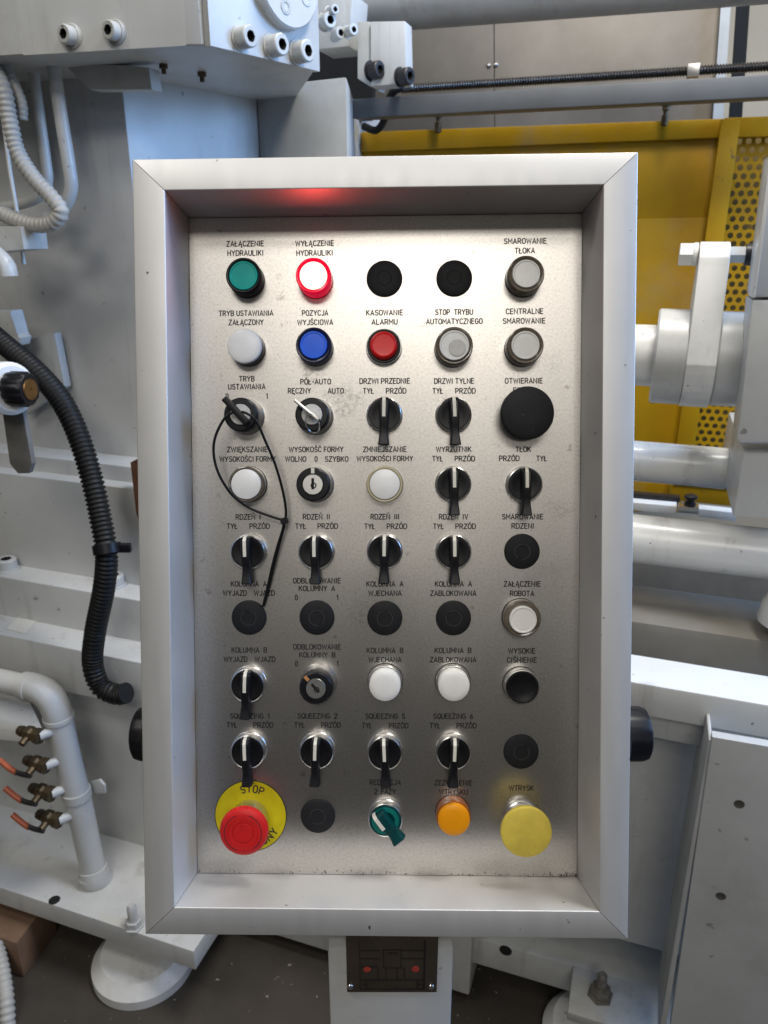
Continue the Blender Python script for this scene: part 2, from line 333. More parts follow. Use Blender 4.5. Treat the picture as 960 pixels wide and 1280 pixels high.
# ================================================================== THE DIE CASTING MACHINE
mc = thing('casting_machine', 'large light grey painted casting machine filling the background behind the panel', 'machine')
def mbp(name, px0, px1, pt, pb, v, dep, m=PAINT, parent=mc, bevel=.004):
    pm = (px0 + px1) / 2; pmy = (pt + pb) / 2
    return mbox(name, on_v(px0, pmy, v).dot(U), on_v(px1, pmy, v).dot(U), v, v + dep, on_v(pm, pb, v).z, on_v(pm, pt, v).z, m, parent, bevel)
def column(name, plan, z0, z1, m=PAINT, parent=mc, bevel=.004):
    bm = bmesh.new(); prism(bm, [(p.x, p.y, z0) for p in plan], (0, 0, z1 - z0), bevel); return mk(name, bm, m, parent)
def sock(P, axis, r, h, m, parent, recess=True, name='socket_bolt'):
    bm = bmesh.new()
    lathe(bm, [(r * 1.18, 0), (r * 1.18, r * .18), (r, r * .2), (r, h - r * .12), (r * .88, h), (r * .52, h)], 24, P, axis)
    o = mk(name, bm, m, parent if name == 'socket_bolt' else parent)
    bm = bmesh.new(); x, y, z = frame_of(axis)
    lathe(bm, [(r * .56, h + .0003), (r * .5, h - r * .05), (r * .5, h - r * .8), (0, h - r * .8)], 6, P, axis); mk('hex_socket', bm, DARK, o)
    return o

# tall left body, blue lit facets behind the panel head
c0 = on_v(-160, 150, 1.30); c1 = on_v(156, 140, 1.30); c2 = on_v(322, 150, 1.62); c3 = on_v(434, 150, 1.585); c4 = on_v(443, 150, 1.95)
side = column('column', [c0, c1, c2, c2 + V * .5 - U * .1, c0 + V * .6], .78, 2.6)
zfl = on_v(410, 106, 1.65).z; cc2 = c2 + (c3 - c2) * .003
column('column_flank', [cc2, c3, c4, c4 + V * .2, cc2 + V * .3], .78, zfl, PAINT2)
# plate welded on the left body and lower ledge
slab('weld_plate', [(20, 428), (68, 416), (81, 484), (30, 520)], 1.27, .02, PAINT2, mc, .002)
# head block with two faces
zb = on_v(30, 69, 1.12).z
A = on_z(30, 69, zb); B = on_z(232, 57, zb); B2 = on_z(252, 56, zb); C_ = on_z(393, 89, zb); A0 = on_z(18, 60, zb)
dirn = (C_ - B2).normalized()
column('head_block', [A0 - U * .5 + V * 0, A, B, B2, C_, C_ + V * .42 - U * .26, A + V * .6 - U * .5], zb, zb + .55, PAINT)
bk = [B2 + Vector((0, 0, .002)), C_ + Vector((0, 0, .002))]
nrm = Vector((-(C_ - B2).y, (C_ - B2).x, 0)).normalized()
if nrm.dot(CAM - B2) < 0: nrm = -nrm
bm = bmesh.new(); q = [B2 + nrm * .001 + dirn * .006, C_ + nrm * .001, C_ + nrm * .001 + Z * .5, B2 + nrm * .001 + dirn * .006 + Z * .5]
prism(bm, [q[0] - Z * .002, q[1] - Z * .002, q[2], q[3]], nrm * .012, .001); mk('cover_plate', bm, PAINT, mc)
def on_plane(px, py, P0, n): d = ray(px, py); return CAM + d * ((Vector(P0) - CAM).dot(n) / d.dot(n))
fp = B2 + nrm * .013
for x, y in ((300, 48), (339, 58), (371, 66)):
    P = on_plane(x, y, fp, nrm); sock(P, nrm, psize(12.5, P), psize(20, P), PAINT2, mc)
P = on_plane(352, -22, fp, nrm); r = psize(52, P)
bm = bmesh.new(); lathe(bm, [(r, 0), (r, .016), (r * .96, .019), (0, .019)], 56, P, nrm); fl = mk('round_flange', bm, PAINT, mc)
for x, y in ((357, 8), (383, -2)):
    Q = on_plane(x, y, P + nrm * .019, nrm); bm = bmesh.new(); lathe(bm, [(.011, 0), (.011, .001), (.008, .0012), (.006, .0012), (.005, -.004), (0, -.004)], 20, Q, nrm); mk('flange_bolt', bm, PAINT2, fl)
nA = Vector((-(B - A).y, (B - A).x, 0)).normalized()
if nA.dot(CAM - A) < 0: nA = -nA
for x, y in ((90, 45), (145, 40)):
    P = on_plane(x, y, A, nA); s = psize(1, P)
    bm = bmesh.new(); lathe(bm, [(14 * s, .0005), (14 * s, .002), (12.5 * s, .003), (11.8 * s, .0005)], 32, P, nA); mk('counterbore', bm, PAINT2, mc)
    sock(P, (nA + Vector((-.25, 0, 0))).normalized(), psize(11, P), psize(14, P), PAINT2, mc)
# small things under the block
for x, y in ((204, 80), (252, 90)):
    P = on_z(x, y, zb); s = psize(1, P)
    bm = bmesh.new(); lathe(bm, [(0, 0), (5.5 * s, 0), (5.5 * s, 5 * s), (3 * s, 5 * s), (3 * s, 11 * s), (0, 11 * s)], 8, P, -Z); mk('grease_nipple', bm, BRONZE, mc)
bm = bmesh.new(); q = [on_v(75, 76, 1.22), on_v(186, 84, 1.22), on_v(190, 112, 1.22), on_v(112, 112, 1.22)]; prism(bm, q, V * .03, .002); mk('gusset', bm, PAINT2, mc)
# upper round cross beam and bracket
zc_ = on_v(560, -18, 2.15).z
bm = bmesh.new(); cylinder(bm, on_v(385, 4, 2.1), on_v(1200, -70, 2.0), .075, 32); mk('cross_beam', bm, PAINT, mc)
slab('bracket', [(463, 27), (506, 26), (508, 104), (463, 108)], 1.72, .05, PAINT, mc, .002)
slab('bracket_side', [(447, 27), (462.5, 27), (462.5, 108), (447, 98)], 1.725, .10, PAINT2, mc, .001)
slab('black_void_sheet', [(360, 40), (475, 35), (462, 150), (360, 150)], 1.98, .02, DARK, mc)  # shade of the open gap behind the bracket, put in as a black sheet
for x, y in ((463, 89), (500, 97)):
    P = on_v(x, y, 1.72); sock(P, (U * .92 - V * .4).normalized(), psize(10, P), psize(17, P), OXIDE, mc)
for x, y, r_ in ((405, 28, 13), (418, 44, 10), (434, 40, 9), (411, 15, 8)):
    P = on_v(x, y, 1.7); sock(P, (U * .8 - V * .6).normalized(), psize(r_ * .7, P), psize(16, P), PAINT2, mc)
slab('fitting_block', [(392, -10), (440, -10), (436, 58), (395, 62)], 1.76, .1, PAINT2, mc, .003)
bm = bmesh.new(); tube(bm, [on_v(507, 108, 1.8), on_v(494, 113, 1.86), on_v(486, 125, 1.93), on_v(480, 150, 1.95), on_v(470, 163, 1.95), on_v(455, 158, 1.97)], psize(5, on_v(490, 120, 1.8)), .01, 10)
o = mk('black_cable', bm, RUBBER); tag(o, 'short black cable hanging behind the grey rail end', 'cable')

# left lower body and ledges
mbp('lower_body', -160, 176, 592, 760, 1.20, .5)
mbp('body_step', -160, 168, 566, 592, 1.235, .4)
mbp('slide_ledge', -160, 177, 722, 790, 1.14, .5)
mbp('slide_ledge', -160, 190, 796, 850, 1.07, .5)
mbp('base_body', -160, 600, 846, 1130, 1.12, .5)
# a slot in the lower ledge top and bolt heads
P = on_z(28, 783, on_v(10, 796, 1.07).z + .0)
for x, y, v_ in ((10, 718, 1.15), (143, 735, 1.15)):
    P = on_v(x, y, v_); P = Vector((P.x, P.y, on_v(10, 722, 1.14).z)); r_ = psize(14, P)
zt = None
def ztop(px0, px1, pt, v): return on_v((px0 + px1) / 2, pt, v).z
zt1 = ztop(-160, 177, 722, 1.14)
for x, y in ((10, 712), (144, 732)):
    P = on_z(x, y, zt1); sock(P, Z, psize(12, P), psize(15, P), PAINT, mc)
zt2 = ztop(-160, 190, 796, 1.07)
q = [on_z(x, y, zt2 + .0015) for x, y in ((8, 786), (26, 768), (50, 771), (32, 792))]
bm = bmesh.new(); prism(bm, q, Z * -.001); mk('slot', bm, GREYD, mc)
# dark recess right of the left body
slab('rusty_bracket', [(163, 578), (175, 572), (177, 665), (170, 640)], 1.19, .02, mat('rust', (.12, .05, .025), .8, var=.4, vs=60), mc)
# base flange with hole, levelling bolt and pad
P = on_v(112, 1168, .92); zf0 = P.z; zf1 = zf0 + .05
mbox('base_flange', -1.6, on_v(246, 1190, .93).dot(U), .92, 1.3, zf0, zf1, PAINT, mc)
bm = bmesh.new(); Q = on_z(68, 1125, zf1 + .0005); lathe(bm, [(psize(7, Q), 0), (psize(6, Q), .0006), (0, .0006)], 24, Q, Z); mk('bolt_hole', bm, DARK, mc)
bm = bmesh.new(); prism(bm, [on_v(0, 1060, 1.118), on_v(180, 1108, 1.118), on_v(180, 1116, 1.10), on_v(0, 1068, 1.10)], V * .03, .002); mk('weld_seam', bm, PAINT2, mc)
def pad(px, py, r_px, label):
    P = on_z(px, py, .045); r = psize(r_px, P); t = thing('levelling_pad', label, 'machine foot', 'round pads under the machine base')
    bm = bmesh.new(); lathe(bm, [(0, .0), (r, 0), (r, .022), (r * .94, .03), (r * .80, .047), (0, .050)], 64, (P.x, P.y, 0.001), Z); mk('foot_disc', bm, PWHITE, t, 25)
    return P, t
Q = on_z(168, 1158, zf1)
P, t = pad(178, 1186, 62, 'white round levelling pad under the left end of machine base')
bm = bmesh.new(); lathe(bm, [(.020, 0), (.020, .004), (.016, .004), (.016, .018), (0, .018)], 6, Q, Z); lathe(bm, [(.010, .018), (.010, .05), (.006, .056), (0, .056)], 12, Q, Z); mk('stud_nut', bm, PAINT, t)
# right part of the base
WORNST = mat('worn_bolt_steel', (.27, .25, .22), .45, .7, .35, 60)
zr0 = .10; e0 = on_z(545, 1172, zr0); 
vR = on_z(700, 1236, zr0).dot(V)
mbox('base_flange', on_v(556, 1170, vR).dot(U), 1.6, vR, vR + .5, zr0, zr0 + .07, PAINT2, mc)
zk = on_v(750, 1246, vR - .05).z; mbox('foot_bracket', on_v(712, 1246, vR).dot(U), on_v(852, 1250, vR).dot(U), vR - .10, vR, zk - .02, zk, PAINT2, mc, .003)
Q = on_v(632, 1188, vR); bm = bmesh.new(); lathe(bm, [(.0125, 0), (.0125, .0008), (0, .0008)], 24, Q, -V); mk('bolt_hole', bm, DARK, mc)
P, t = pad(742, 1282, 62, 'white round levelling pad at bottom right under the anchor stud')
Q = on_z(750, 1244, zk)
bm = bmesh.new(); lathe(bm, [(.024, 0), (.024, .004), (.018, .0042), (.018, .02), (0, .02)], 6, Q, Z); mk('stud_nut', bm, WORNST, t)
bm = bmesh.new(); lathe(bm, [(.009, 0), (.009, .05), (.006, .055), (0, .055)], 12, Q, Z); mk('stud', bm, WORNST, t)
mbp('base_panel', 560, 1100, 905, 1190, 1.13, .3)
# white beam on the right and its front
zB = on_v(870, 866, 1.05).z
mbox('white_beam', on_v(560, 860, 1.05).dot(U), 2.2, 1.05, 1.135, zB - .055, zB, PWHITE, mc, .004)
mbp('beam_web', 560, 1100, 862, 925, 1.065, .05, PAINT)
# bolted side plate leaning into the frame at the right
slab('side_plate', [(890, 921), (1060, 950), (1040, 1420), (818, 1420)], .98, .016, PAINT, mc, .002)
slab('side_plate_rib', [(886, 925), (891, 925), (830, 1300), (822, 1300)], .985, .12, PAINT2, mc, .002)
for x, y in ((924, 1005), (901, 1120)):
    Q = on_v(x, y, .98); bm = bmesh.new(); lathe(bm, [(.0072, .0005), (.0068, .0010), (.0060, .0009), (.0052, .0004), (.0, .0004)], 24, Q, -V); mk('bolt_hole', bm, mat('hole_shade', (.09, .082, .07), .7), mc)
# horizontal bars
def bar(name, px0, py0, px1, v, rpx, m=PWHITE, label=None):
    P = on_v((px0 + px1) / 2, py0, v); r = psize(rpx, P); u0 = on_v(px0, py0, v).dot(U); u1 = on_v(px1, py0, v).dot(U)
    bm = bmesh.new(); cylinder(bm, mm(u0, v, P.z), mm(u1, v, P.z), r, 48, .002); return mk(name, bm, m, mc)
bar('tie_bar', 560, 571, 912, 1.45, 24.5, BARP)
bar('tie_bar', 560, 680, 1150, 1.30, 31, BARP)
DARKGREY = mat('dark_grey_paint', (.19, .178, .155), .5, var=.2, vs=7, stain=2)  # darker grey than the other machine paint, with grime runs on top
mbp('lower_beam', 560, 1150, 785, 850, 1.22, .16, DARKGREY, mc, .02)
mbp('rear_web', 560, 1150, 700, 900, 1.75, .1, mat('shade_dark_paint', (.16, .145, .12), .6, var=.25, vs=7))  # shade between the bars is put into this paint colour
# block that the bars run into
slab('guide_block', [(964, 192), (1100, 190), (1100, 372), (941, 372)], 1.22, .09, PAINT, mc, .004)
slab('guide_block', [(940, 375), (1100, 375), (1100, 560), (922, 552)], 1.22, .09, PAINT, mc, .004)
slab('guide_block', [(930, 566), (1100, 566), (1100, 652), (916, 646)], 1.24, .3, PAINT, mc, .003)
slab('cover_edge', [(955, 255), (962, 198), (966, 198), (960, 256), (944, 372), (940, 372)], 1.20, .05, PWHITE, mc, .001)
bm = bmesh.new(); lathe(bm, [(0, 0), (.055, 0), (.05, .03), (.035, .06), (0, .06)], 40, on_v(992, 778, 1.25), Z); mk('cone_boss', bm, PAINT2, mc)
# rail with black knob between the bars
slab('white_strip', [(780, 627), (846, 633), (846, 643), (780, 637)], 1.6, .03, PWHITE, mc, .001)
slab('white_strip', [(873, 636), (920, 641), (920, 652), (873, 646)], 1.6, .03, PWHITE, mc, .001)
slab('dark_strip', [(780, 616), (850, 622), (850, 634), (780, 628)], 1.63, .02, OXIDE, mc, .001)
slab('bracket', [(848, 633), (874, 635), (872, 643), (848, 641)], 1.58, .03, CHROME, mc, .001)
P = on_v(862, 632, 1.57); bm = bmesh.new(); s = psize(1, P)
lathe(bm, [(0, 0), (7 * s, 0), (7 * s, 4 * s), (5 * s, 5 * s), (5 * s, 9 * s), (8 * s, 10 * s), (8 * s, 13 * s), (4 * s, 15 * s), (0, 15 * s)], 20, P, Z); mk('knob', bm, OXIDE, mc)

# link arm and flanges
lk = thing('link_arm', 'white painted link arm clamped between round flanges on a shaft', 'link arm')
LV = 1.35
zl = on_v(860, 447, LV).z
def ucyl(name, px0, px1, rpx, m=PWHITE, bev=.002, py=447, v=LV, seg=56):
    P = on_v((px0 + px1) / 2, py, v); r = psize(rpx, P)
    bm = bmesh.new(); cylinder(bm, mm(on_v(px0, py, v).dot(U), v, zl), mm(on_v(px1, py, v).dot(U), v, zl), r, seg, bev); return mk(name, bm, m, lk)
ucyl('shaft', 700, 822, 37)
ucyl('flange', 817, 857, 58, PAINT, .003)
ucyl('flange', 892, 927, 58, PAINT, .003)
ucyl('dark_gap_filler', 800, 930, 30, DARK)  # black cylinder added as the shade in the gap between the flanges
# arm: extruded silhouette in the v-z plane
ul0 = on_v(856, 447, LV).dot(U); ul1 = on_v(892, 447, LV).dot(U); Pc = mm(ul0, LV, zl); r = psize(60, Pc)
zt_ = on_v(875, 302, LV).z; prof = []
for k in range(17):
    a = math.pi + math.pi * k / 16; prof.append((math.cos(a) * r, math.sin(a) * r))
r2 = r * .50; hz = zt_ - zl - r2 * .9
for k in range(9):
    a = math.pi * k / 8; prof.append((math.cos(a) * r2, hz + math.sin(a) * r2 * .9))
bm = bmesh.new(); prism(bm, [Pc + V * a + Z * b for a, b in prof], U * (ul1 - ul0), .002); mk('arm', bm, PWHITE, lk)
zb_ = on_v(870, 318, LV - .0).z
def hexbolt(px0, px1, rpx, name, m, seg=6):
    p0 = on_v(px0, 318, LV).dot(U); p1 = on_v(px1, 318, LV).dot(U); P = mm(p0, LV, zb_)
    bm = bmesh.new(); cylinder(bm, P, mm(p1, LV, zb_), psize(rpx, P), seg, .001); mk(name, bm, m, lk)
hexbolt(849, 866, 15, 'bolt_head', PWHITE); hexbolt(866, 872, 14, 'washer', PWHITE, 24); hexbolt(906, 933, 11, 'nut', PAINT); hexbolt(931, 960, 13, 'bush', OXIDE, 24)

# ================================================================== LEFT: PIPES AND HOSES
def pipe(name, pts, v, rpx, m, label, cat, group=None, ribs=None, step=.006, parent=None, seg=16):
    q = [on_v(p[0], p[1], p[2] if len(p) > 2 else v) for p in pts]; s = psize(rpx, q[0])
    bm = bmesh.new(); tube(bm, q, s, step, seg, ribs); o = mk(name, bm, m, parent, 60 if ribs else 40)
    if parent is None: tag(o, label, cat, group)
    return o
pipe('steel_pipe', [(38, 40), (42, 90), (50, 150), (57, 200), (59, 228), (48, 246), (22, 256), (-20, 262)], 1.24, 7, PAINT, 'bent grey painted pipe, the left of the pair under the head block', 'pipe', 'bent pipes under the head block')
pipe('steel_pipe', [(60, 40), (68, 90), (77, 150), (86, 205), (89, 235), (80, 258), (60, 272)], 1.21, 8.5, PAINT, 'bent grey painted pipe, the right of the pair under the head block', 'pipe', 'bent pipes under the head block')
pipe('corrugated_hose', [(-30, 60), (2, 105), (12, 150), (22, 190), (42, 222), (64, 246), (76, 264), (66, 278), (46, 281), (22, 275), (-4, 264), (-40, 250)], 1.14, 10.5, HOSE, 'light grey corrugated hose looping back at the upper left edge', 'hose', ribs=(4, .86), step=.0022, seg=18)
pipe('corrugated_hose', [(-20, 60), (4, 82), (18, 106), (27, 130), (28, 150)], 1.17, 7, HOSE, 'short thin corrugated hose end above the big looping hose', 'hose', ribs=(4, .88), step=.002)
pipe('thin_tube', [(-4, 120), (4, 150), (12, 210), (22, 270), (30, 330)], 1.17, 2.6, PWHITE, 'thin white tube running down beside the looping hose', 'tube')
# black conduit
bc = thing('black_conduit', 'black corrugated conduit with a clamp hanging beside the left frame edge', 'conduit')
pts = [(-30, 400), (5, 430), (45, 464), (76, 500), (98, 545), (115, 600), (126, 650), (133, 692), (130, 735), (119, 790), (116, 830), (126, 858), (146, 868), (158, 866)]
q = [on_v(x, y, 1.14 - .12 * min(1, max(0, (y - 400) / 300))) for x, y in pts]
bm = bmesh.new(); tube(bm, q, psize(14, q[5]), .0021, 18, (4, .84)); mk('ribbed_hose', bm, RUBBER, bc, 60)
P = on_v(134, 686, 1.02); s = psize(1, P); ax = (q[7] - q[6]).normalized()
bm = bmesh.new(); lathe(bm, [(14 * s, -6 * s), (17.5 * s, -6 * s), (17.5 * s, 6 * s), (14 * s, 6 * s)], 28, P, ax); mk('clamp_ring', bm, BLACK, bc)
bm = bmesh.new(); box(bm, P.x + 14 * s, P.x + 30 * s, P.y - .006, P.y + .006, P.z - 4 * s, P.z + 7 * s, .002); mk('clamp_lug', bm, BLACK, bc)
# valve knob at left edge
GREYARM = mat('smoked_grey_arm', (.17, .165, .155), .4, var=.2, vs=20, stain=2)
kn = thing('locking_knob', 'black fluted knob with brass centre on a white cylinder', 'knob')
P0 = on_v(-60, 480, 1.0); P1 = on_v(16, 486, .95); bm = bmesh.new(); cylinder(bm, P0, P1, psize(33, P1), 40, .006); mk('cylinder', bm, PWHITE, kn)
ax = (P1 - P0).normalized(); ax = (U * .93 + V * .12).normalized(); r = psize(22, P1)
bm = bmesh.new(); lathe(bm, [(0, 0), (r * .95, 0), (r, .004), (r, .030), (r * .86, .035), (r * .5, .035)], 60, P1 - ax * .004, ax, lambda k, rr, h: 1 - .05 * (k % 5 in (0, 1))); mk('knob', bm, BLACK, kn)
bm = bmesh.new(); lathe(bm, [(r * .62, .0335), (r * .58, .037), (r * .12, .037), (r * .1, .035), (0, .035)], 32, P1 - ax * .004, ax); mk('centre_cap', bm, BRASS, kn)
slab('arm', [(2, 510), (28, 512), (40, 580), (36, 592), (22, 592), (12, 580)], .98, .01, GREYARM, kn, .002)
# white tank and its bracket edges far left
pipe('pipe_stub', [(-30, 300), (4, 328), (10, 345)], 1.1, 12, PAINT, 'white bent pipe stub at the left edge above the black conduit', 'pipe')
slab('junction_box', [(-30, 283), (26, 283), (30, 312), (-30, 318)], 1.12, .06, PAINT2, mc, .002)
slab('block', [(-30, 390), (14, 388), (20, 418), (26, 422), (24, 432), (-30, 436)], 1.2, .03, PAINT2, mc, .003)
# white bright panel behind the drain pipe
zw = on_v(20, 900, 1.03).z; bm = bmesh.new(); prism(bm, [on_z(x, y, zw) for x, y in ((-60, 852), (33, 868), (55, 915), (-60, 905))], Z * -.03, .002); mk('white_cover', bm, PWHITE, mc)
# drain pipe with elbows and clamp
dp = thing('drain_pipe', 'grey plastic drain pipe with elbows and a clamp beside four valves', 'pipe')
def ptube(name, pts, rpx, m=PAINT, v=1.0, step=.006):
    q = [on_v(x, y, v) for x, y in pts]; bm = bmesh.new(); tube(bm, q, psize(rpx, q[-1]), step, 28); return mk(name, bm, m, dp)
ptube('horizontal_pipe', [(-60, 838), (0, 851), (36, 859)], 15)
ptube('elbow', [(30, 857), (48, 861), (62, 871), (70, 886), (73, 896)], 17.5)
ptube('downpipe', [(71, 886), (84, 945), (100, 1010), (118, 1095)], 15)
q = [on_v(116, 1084, 1.0), on_v(120, 1098, 1.0), on_v(132, 1102, 1.03), on_v(146, 1092, 1.10), on_v(154, 1086, 1.16)]
bm = bmesh.new(); tube(bm, q, psize(17, q[0]), .006, 28); mk('elbow', bm, PAINT, dp)
for x, y, n_ in ((38, 859, (1, .22)), (73, 897, (.22, 1)), (117, 1092, (.25, 1))):
    P = on_v(x, y, 1.0); d = (on_v(x + n_[0] * 10, y + n_[1] * 10, 1.0) - P).normalized(); r = psize(18.6, P)
    bm = bmesh.new(); lathe(bm, [(r * .9, -.005), (r, -.004), (r, .004), (r * .9, .005)], 32, P, d); mk('socket_rim', bm, PAINT, dp)
P = on_v(96, 992, 1.0); d = (on_v(98, 1001, 1.0) - P).normalized(); r = psize(17.5, P)
bm = bmesh.new(); lathe(bm, [(r * .86, -.009), (r, -.009), (r, .009), (r * .86, .009)], 32, P, d); mk('clamp', bm, PAINT2, dp)
slab('clamp_ear', [(113, 978), (124, 975), (130, 982), (131, 992), (122, 992), (113, 990)], 1.03, .006, PAINT2, dp, .001)
Q = on_v(148, 1088, 1.117); bm = bmesh.new(); lathe(bm, [(psize(26, Q), 0), (psize(25, Q), .001), (0, .001)], 32, Q, -V); mk('pipe_hole', bm, DARK, mc)
# ball valves
vspec = [(38, 917, False, 'top valve of four beside the drain pipe, its handle out of sight'), (46, 954, True, 'second valve from the top with orange lever pointing left'),
         (53, 989, True, 'third valve from the top with orange lever pointing left'), (62, 1022, True, 'lowest valve of four with orange lever pointing left')]
for x, y, hd, lab in vspec:
    t = thing('ball_valve', lab, 'valve', 'ball valves beside the drain pipe'); v_ = .96
    P = on_v(x, y, v_); s = psize(1, P)
    ax = (U - Z * .05).normalized()
    bm = bmesh.new(); lathe(bm, [(0, -18 * s), (6 * s, -18 * s), (7 * s, -12 * s), (5 * s, -11 * s), (9 * s, -6 * s), (9.5 * s, 2 * s), (6 * s, 6 * s), (9.5 * s, 7 * s), (10 * s, 16 * s), (0, 17 * s)], 8, P, ax); b_ = mk('valve_body', bm, BRONZE, t, 30)
    bm = bmesh.new(); cylinder(bm, P - V * .0, P - V * 16 * s - Z * 5 * s, 4.5 * s, 10); mk('stem', bm, BRONZE, b_)
    bm = bmesh.new(); cylinder(bm, P + U * 14 * s, P + U * 26 * s + V * .03, 6 * s, 14); mk('pipe_stub', bm, PAINT, t)
    if hd:
        a0 = P - V * 16 * s - Z * 6 * s
        bm = bmesh.new(); tube(bm, [a0 + U * 4 * s, a0 - U * 12 * s - Z * 1 * s, a0 - U * 24 * s + Z * 1 * s], 3.2 * s, .004, 8); mk('lever_arm', bm, OXIDE, t)
        bm = bmesh.new(); tube(bm, [a0 - U * 18 * s - Z * 1 * s, a0 - U * 28 * s + Z * 3 * s, a0 - U * 42 * s + Z * 12 * s], 3.6 * s, .004, 10); mk('lever_grip', bm, HORANGE, t)
# swarf and crumbs strewn over the floor: uncountable
bm = bmesh.new()
for k in range(900):
    x_, y_ = random.uniform(-1.6, 1.2), random.uniform(.55, 2.2); s_ = random.uniform(.0008, .0035); a = random.uniform(0, 3.1)
    d_ = Vector((math.cos(a), math.sin(a), 0)); e_ = Vector((-math.sin(a), math.cos(a), 0)); P = Vector((x_, y_, .0008))
    prism(bm, [P - d_ * s_, P + e_ * s_ * .4, P + d_ * s_ * random.uniform(.4, 1.6), P - e_ * s_ * .5], Z * s_ * .4)
o = mk('floor_swarf', bm, mat('swarf', (.30, .26, .21), .5, .3, .5, 30)); o['kind'] = 'stuff'
# wooden block and hose on the floor
P = on_z(18, 1205, 0); bm = bmesh.new(); prism(bm, [P + U * -.30 + V * -.02, P + U * .045 + V * -.02, P + U * .03 + V * .10, P + U * -.30 + V * .12], Z * .10, .004); o = mk('wood_block', bm, WOOD); tag(o, 'dark worn timber block lying on the floor under the base', 'wood block')
pipe('corrugated_hose', [(-14, 1150, .9), (0, 1200, .85), (8, 1250, .8), (10, 1310, .76)], .9, 9, HOSE, 'grey corrugated hose at the bottom left corner over the floor', 'hose', ribs=(4, .86), step=.003)

# ================================================================== THE CONTROL PANEL
pn = thing('control_panel', 'aluminium framed stainless control panel with rows of buttons and switches', 'control panel', mw=PM)
D = .0599
oc = [pl(*p, D) for p in ((165, 199), (797.8, 190), (784.8, 1174), (181.5, 1168))]       # outer front corners, clockwise from top left
ic = [pl(*p, D) for p in ((206, 238), (754.5, 231), (749, 1139), (218, 1134))]
pc = [pl(*p, 0) for p in ((236.3, 273), (727.5, 267), (721, 1095.5), (247, 1091))]
ctr = sum(pc, Vector()) / 4
def flat(v, z): return Vector((v.x, v.y, z))
names = ['top', 'right', 'bottom', 'left']
for i in range(4):
    j = (i + 1) % 4
    def sect(k, other):
        d = (oc[other] - oc[k]).normalized() * .00028
        out = (pc[k] - ctr).normalized() * .0006
        return [oc[k] + d, ic[k] + d, flat(pc[k] + out, -.002) + d, flat(oc[k], -.03) + d]
    bm = bmesh.new(); a = [bm.verts.new(p) for p in sect(i, j)]; b = [bm.verts.new(p) for p in sect(j, i)]
    bm.faces.new(a); bm.faces.new(b[::-1]); le = []
    for k in range(4): bm.faces.new((a[k], b[k], b[(k + 1) % 4], a[(k + 1) % 4]))
    bm.edges.ensure_lookup_table()
    es = [e for k in (0, 1) for e in bm.edges if set(e.verts) == {a[k], b[k]}]
    bmesh.ops.bevel(bm, geom=es, offset=.0011, segments=3, affect='EDGES', profile=.5)
    mk('frame_rail', bm, ALU, pn, 20)
# face plate, thin dark gap behind it, body of the housing
bm = bmesh.new(); prism(bm, [flat(p, 0) for p in pc], (0, 0, -.0015)); plate = mk('face_plate', bm, STEEL, pn)
bm = bmesh.new(); prism(bm, [flat(p * 1.0, -.004) for p in oc], (0, 0, -.05)); 
for v_ in bm.verts: v_.co.x *= .985; v_.co.y *= .99
mk('housing', bm, DARK if False else PAINT2, pn)
# clamp knobs at both sides
for px, sg in ((170, -1), (809, 1)):
    P = pl(px, 917, .012); e = pl(181 if sg < 0 else 786, 917, .012); r = .0225
    bm = bmesh.new(); lathe(bm, [(0, 0), (r, 0), (r * 1.0, abs(P.x - e.x) - .006 + .004), (r * .94, abs(P.x - e.x) + .002), (r * .8, abs(P.x - e.x) + .004), (0, abs(P.x - e.x) + .004)], 56, Vector((P.x - sg * (abs(P.x - e.x) + .004), P.y, .012)), (sg, 0, 0), lambda k, rr, h: 1 - (.02 if k % 4 == 0 else 0)); mk('clamp_knob', bm, BLACK, pn)

# small dirt crumbs along the lower seam: uncountable
bm = bmesh.new()
for k in range(150):
    t_ = random.random(); y_ = abs(random.gauss(0, .0012))
    p = pc[3].lerp(pc[2], t_ if k % 3 else 1 - abs(random.gauss(0, .03))) ; s_ = random.uniform(.0002, .0006)
    lathe(bm, [(0, 0), (s_, 0), (s_ * .7, s_ * 1.2), (0, s_ * 1.4)], 5, (p.x, p.y + .0004 + y_, .0), (0, 0, 1))
o = mk('dirt_crumbs', bm, mat('dirt', (.05, .035, .022), .9, var=.6, vs=500), plate); o['kind'] = 'stuff'

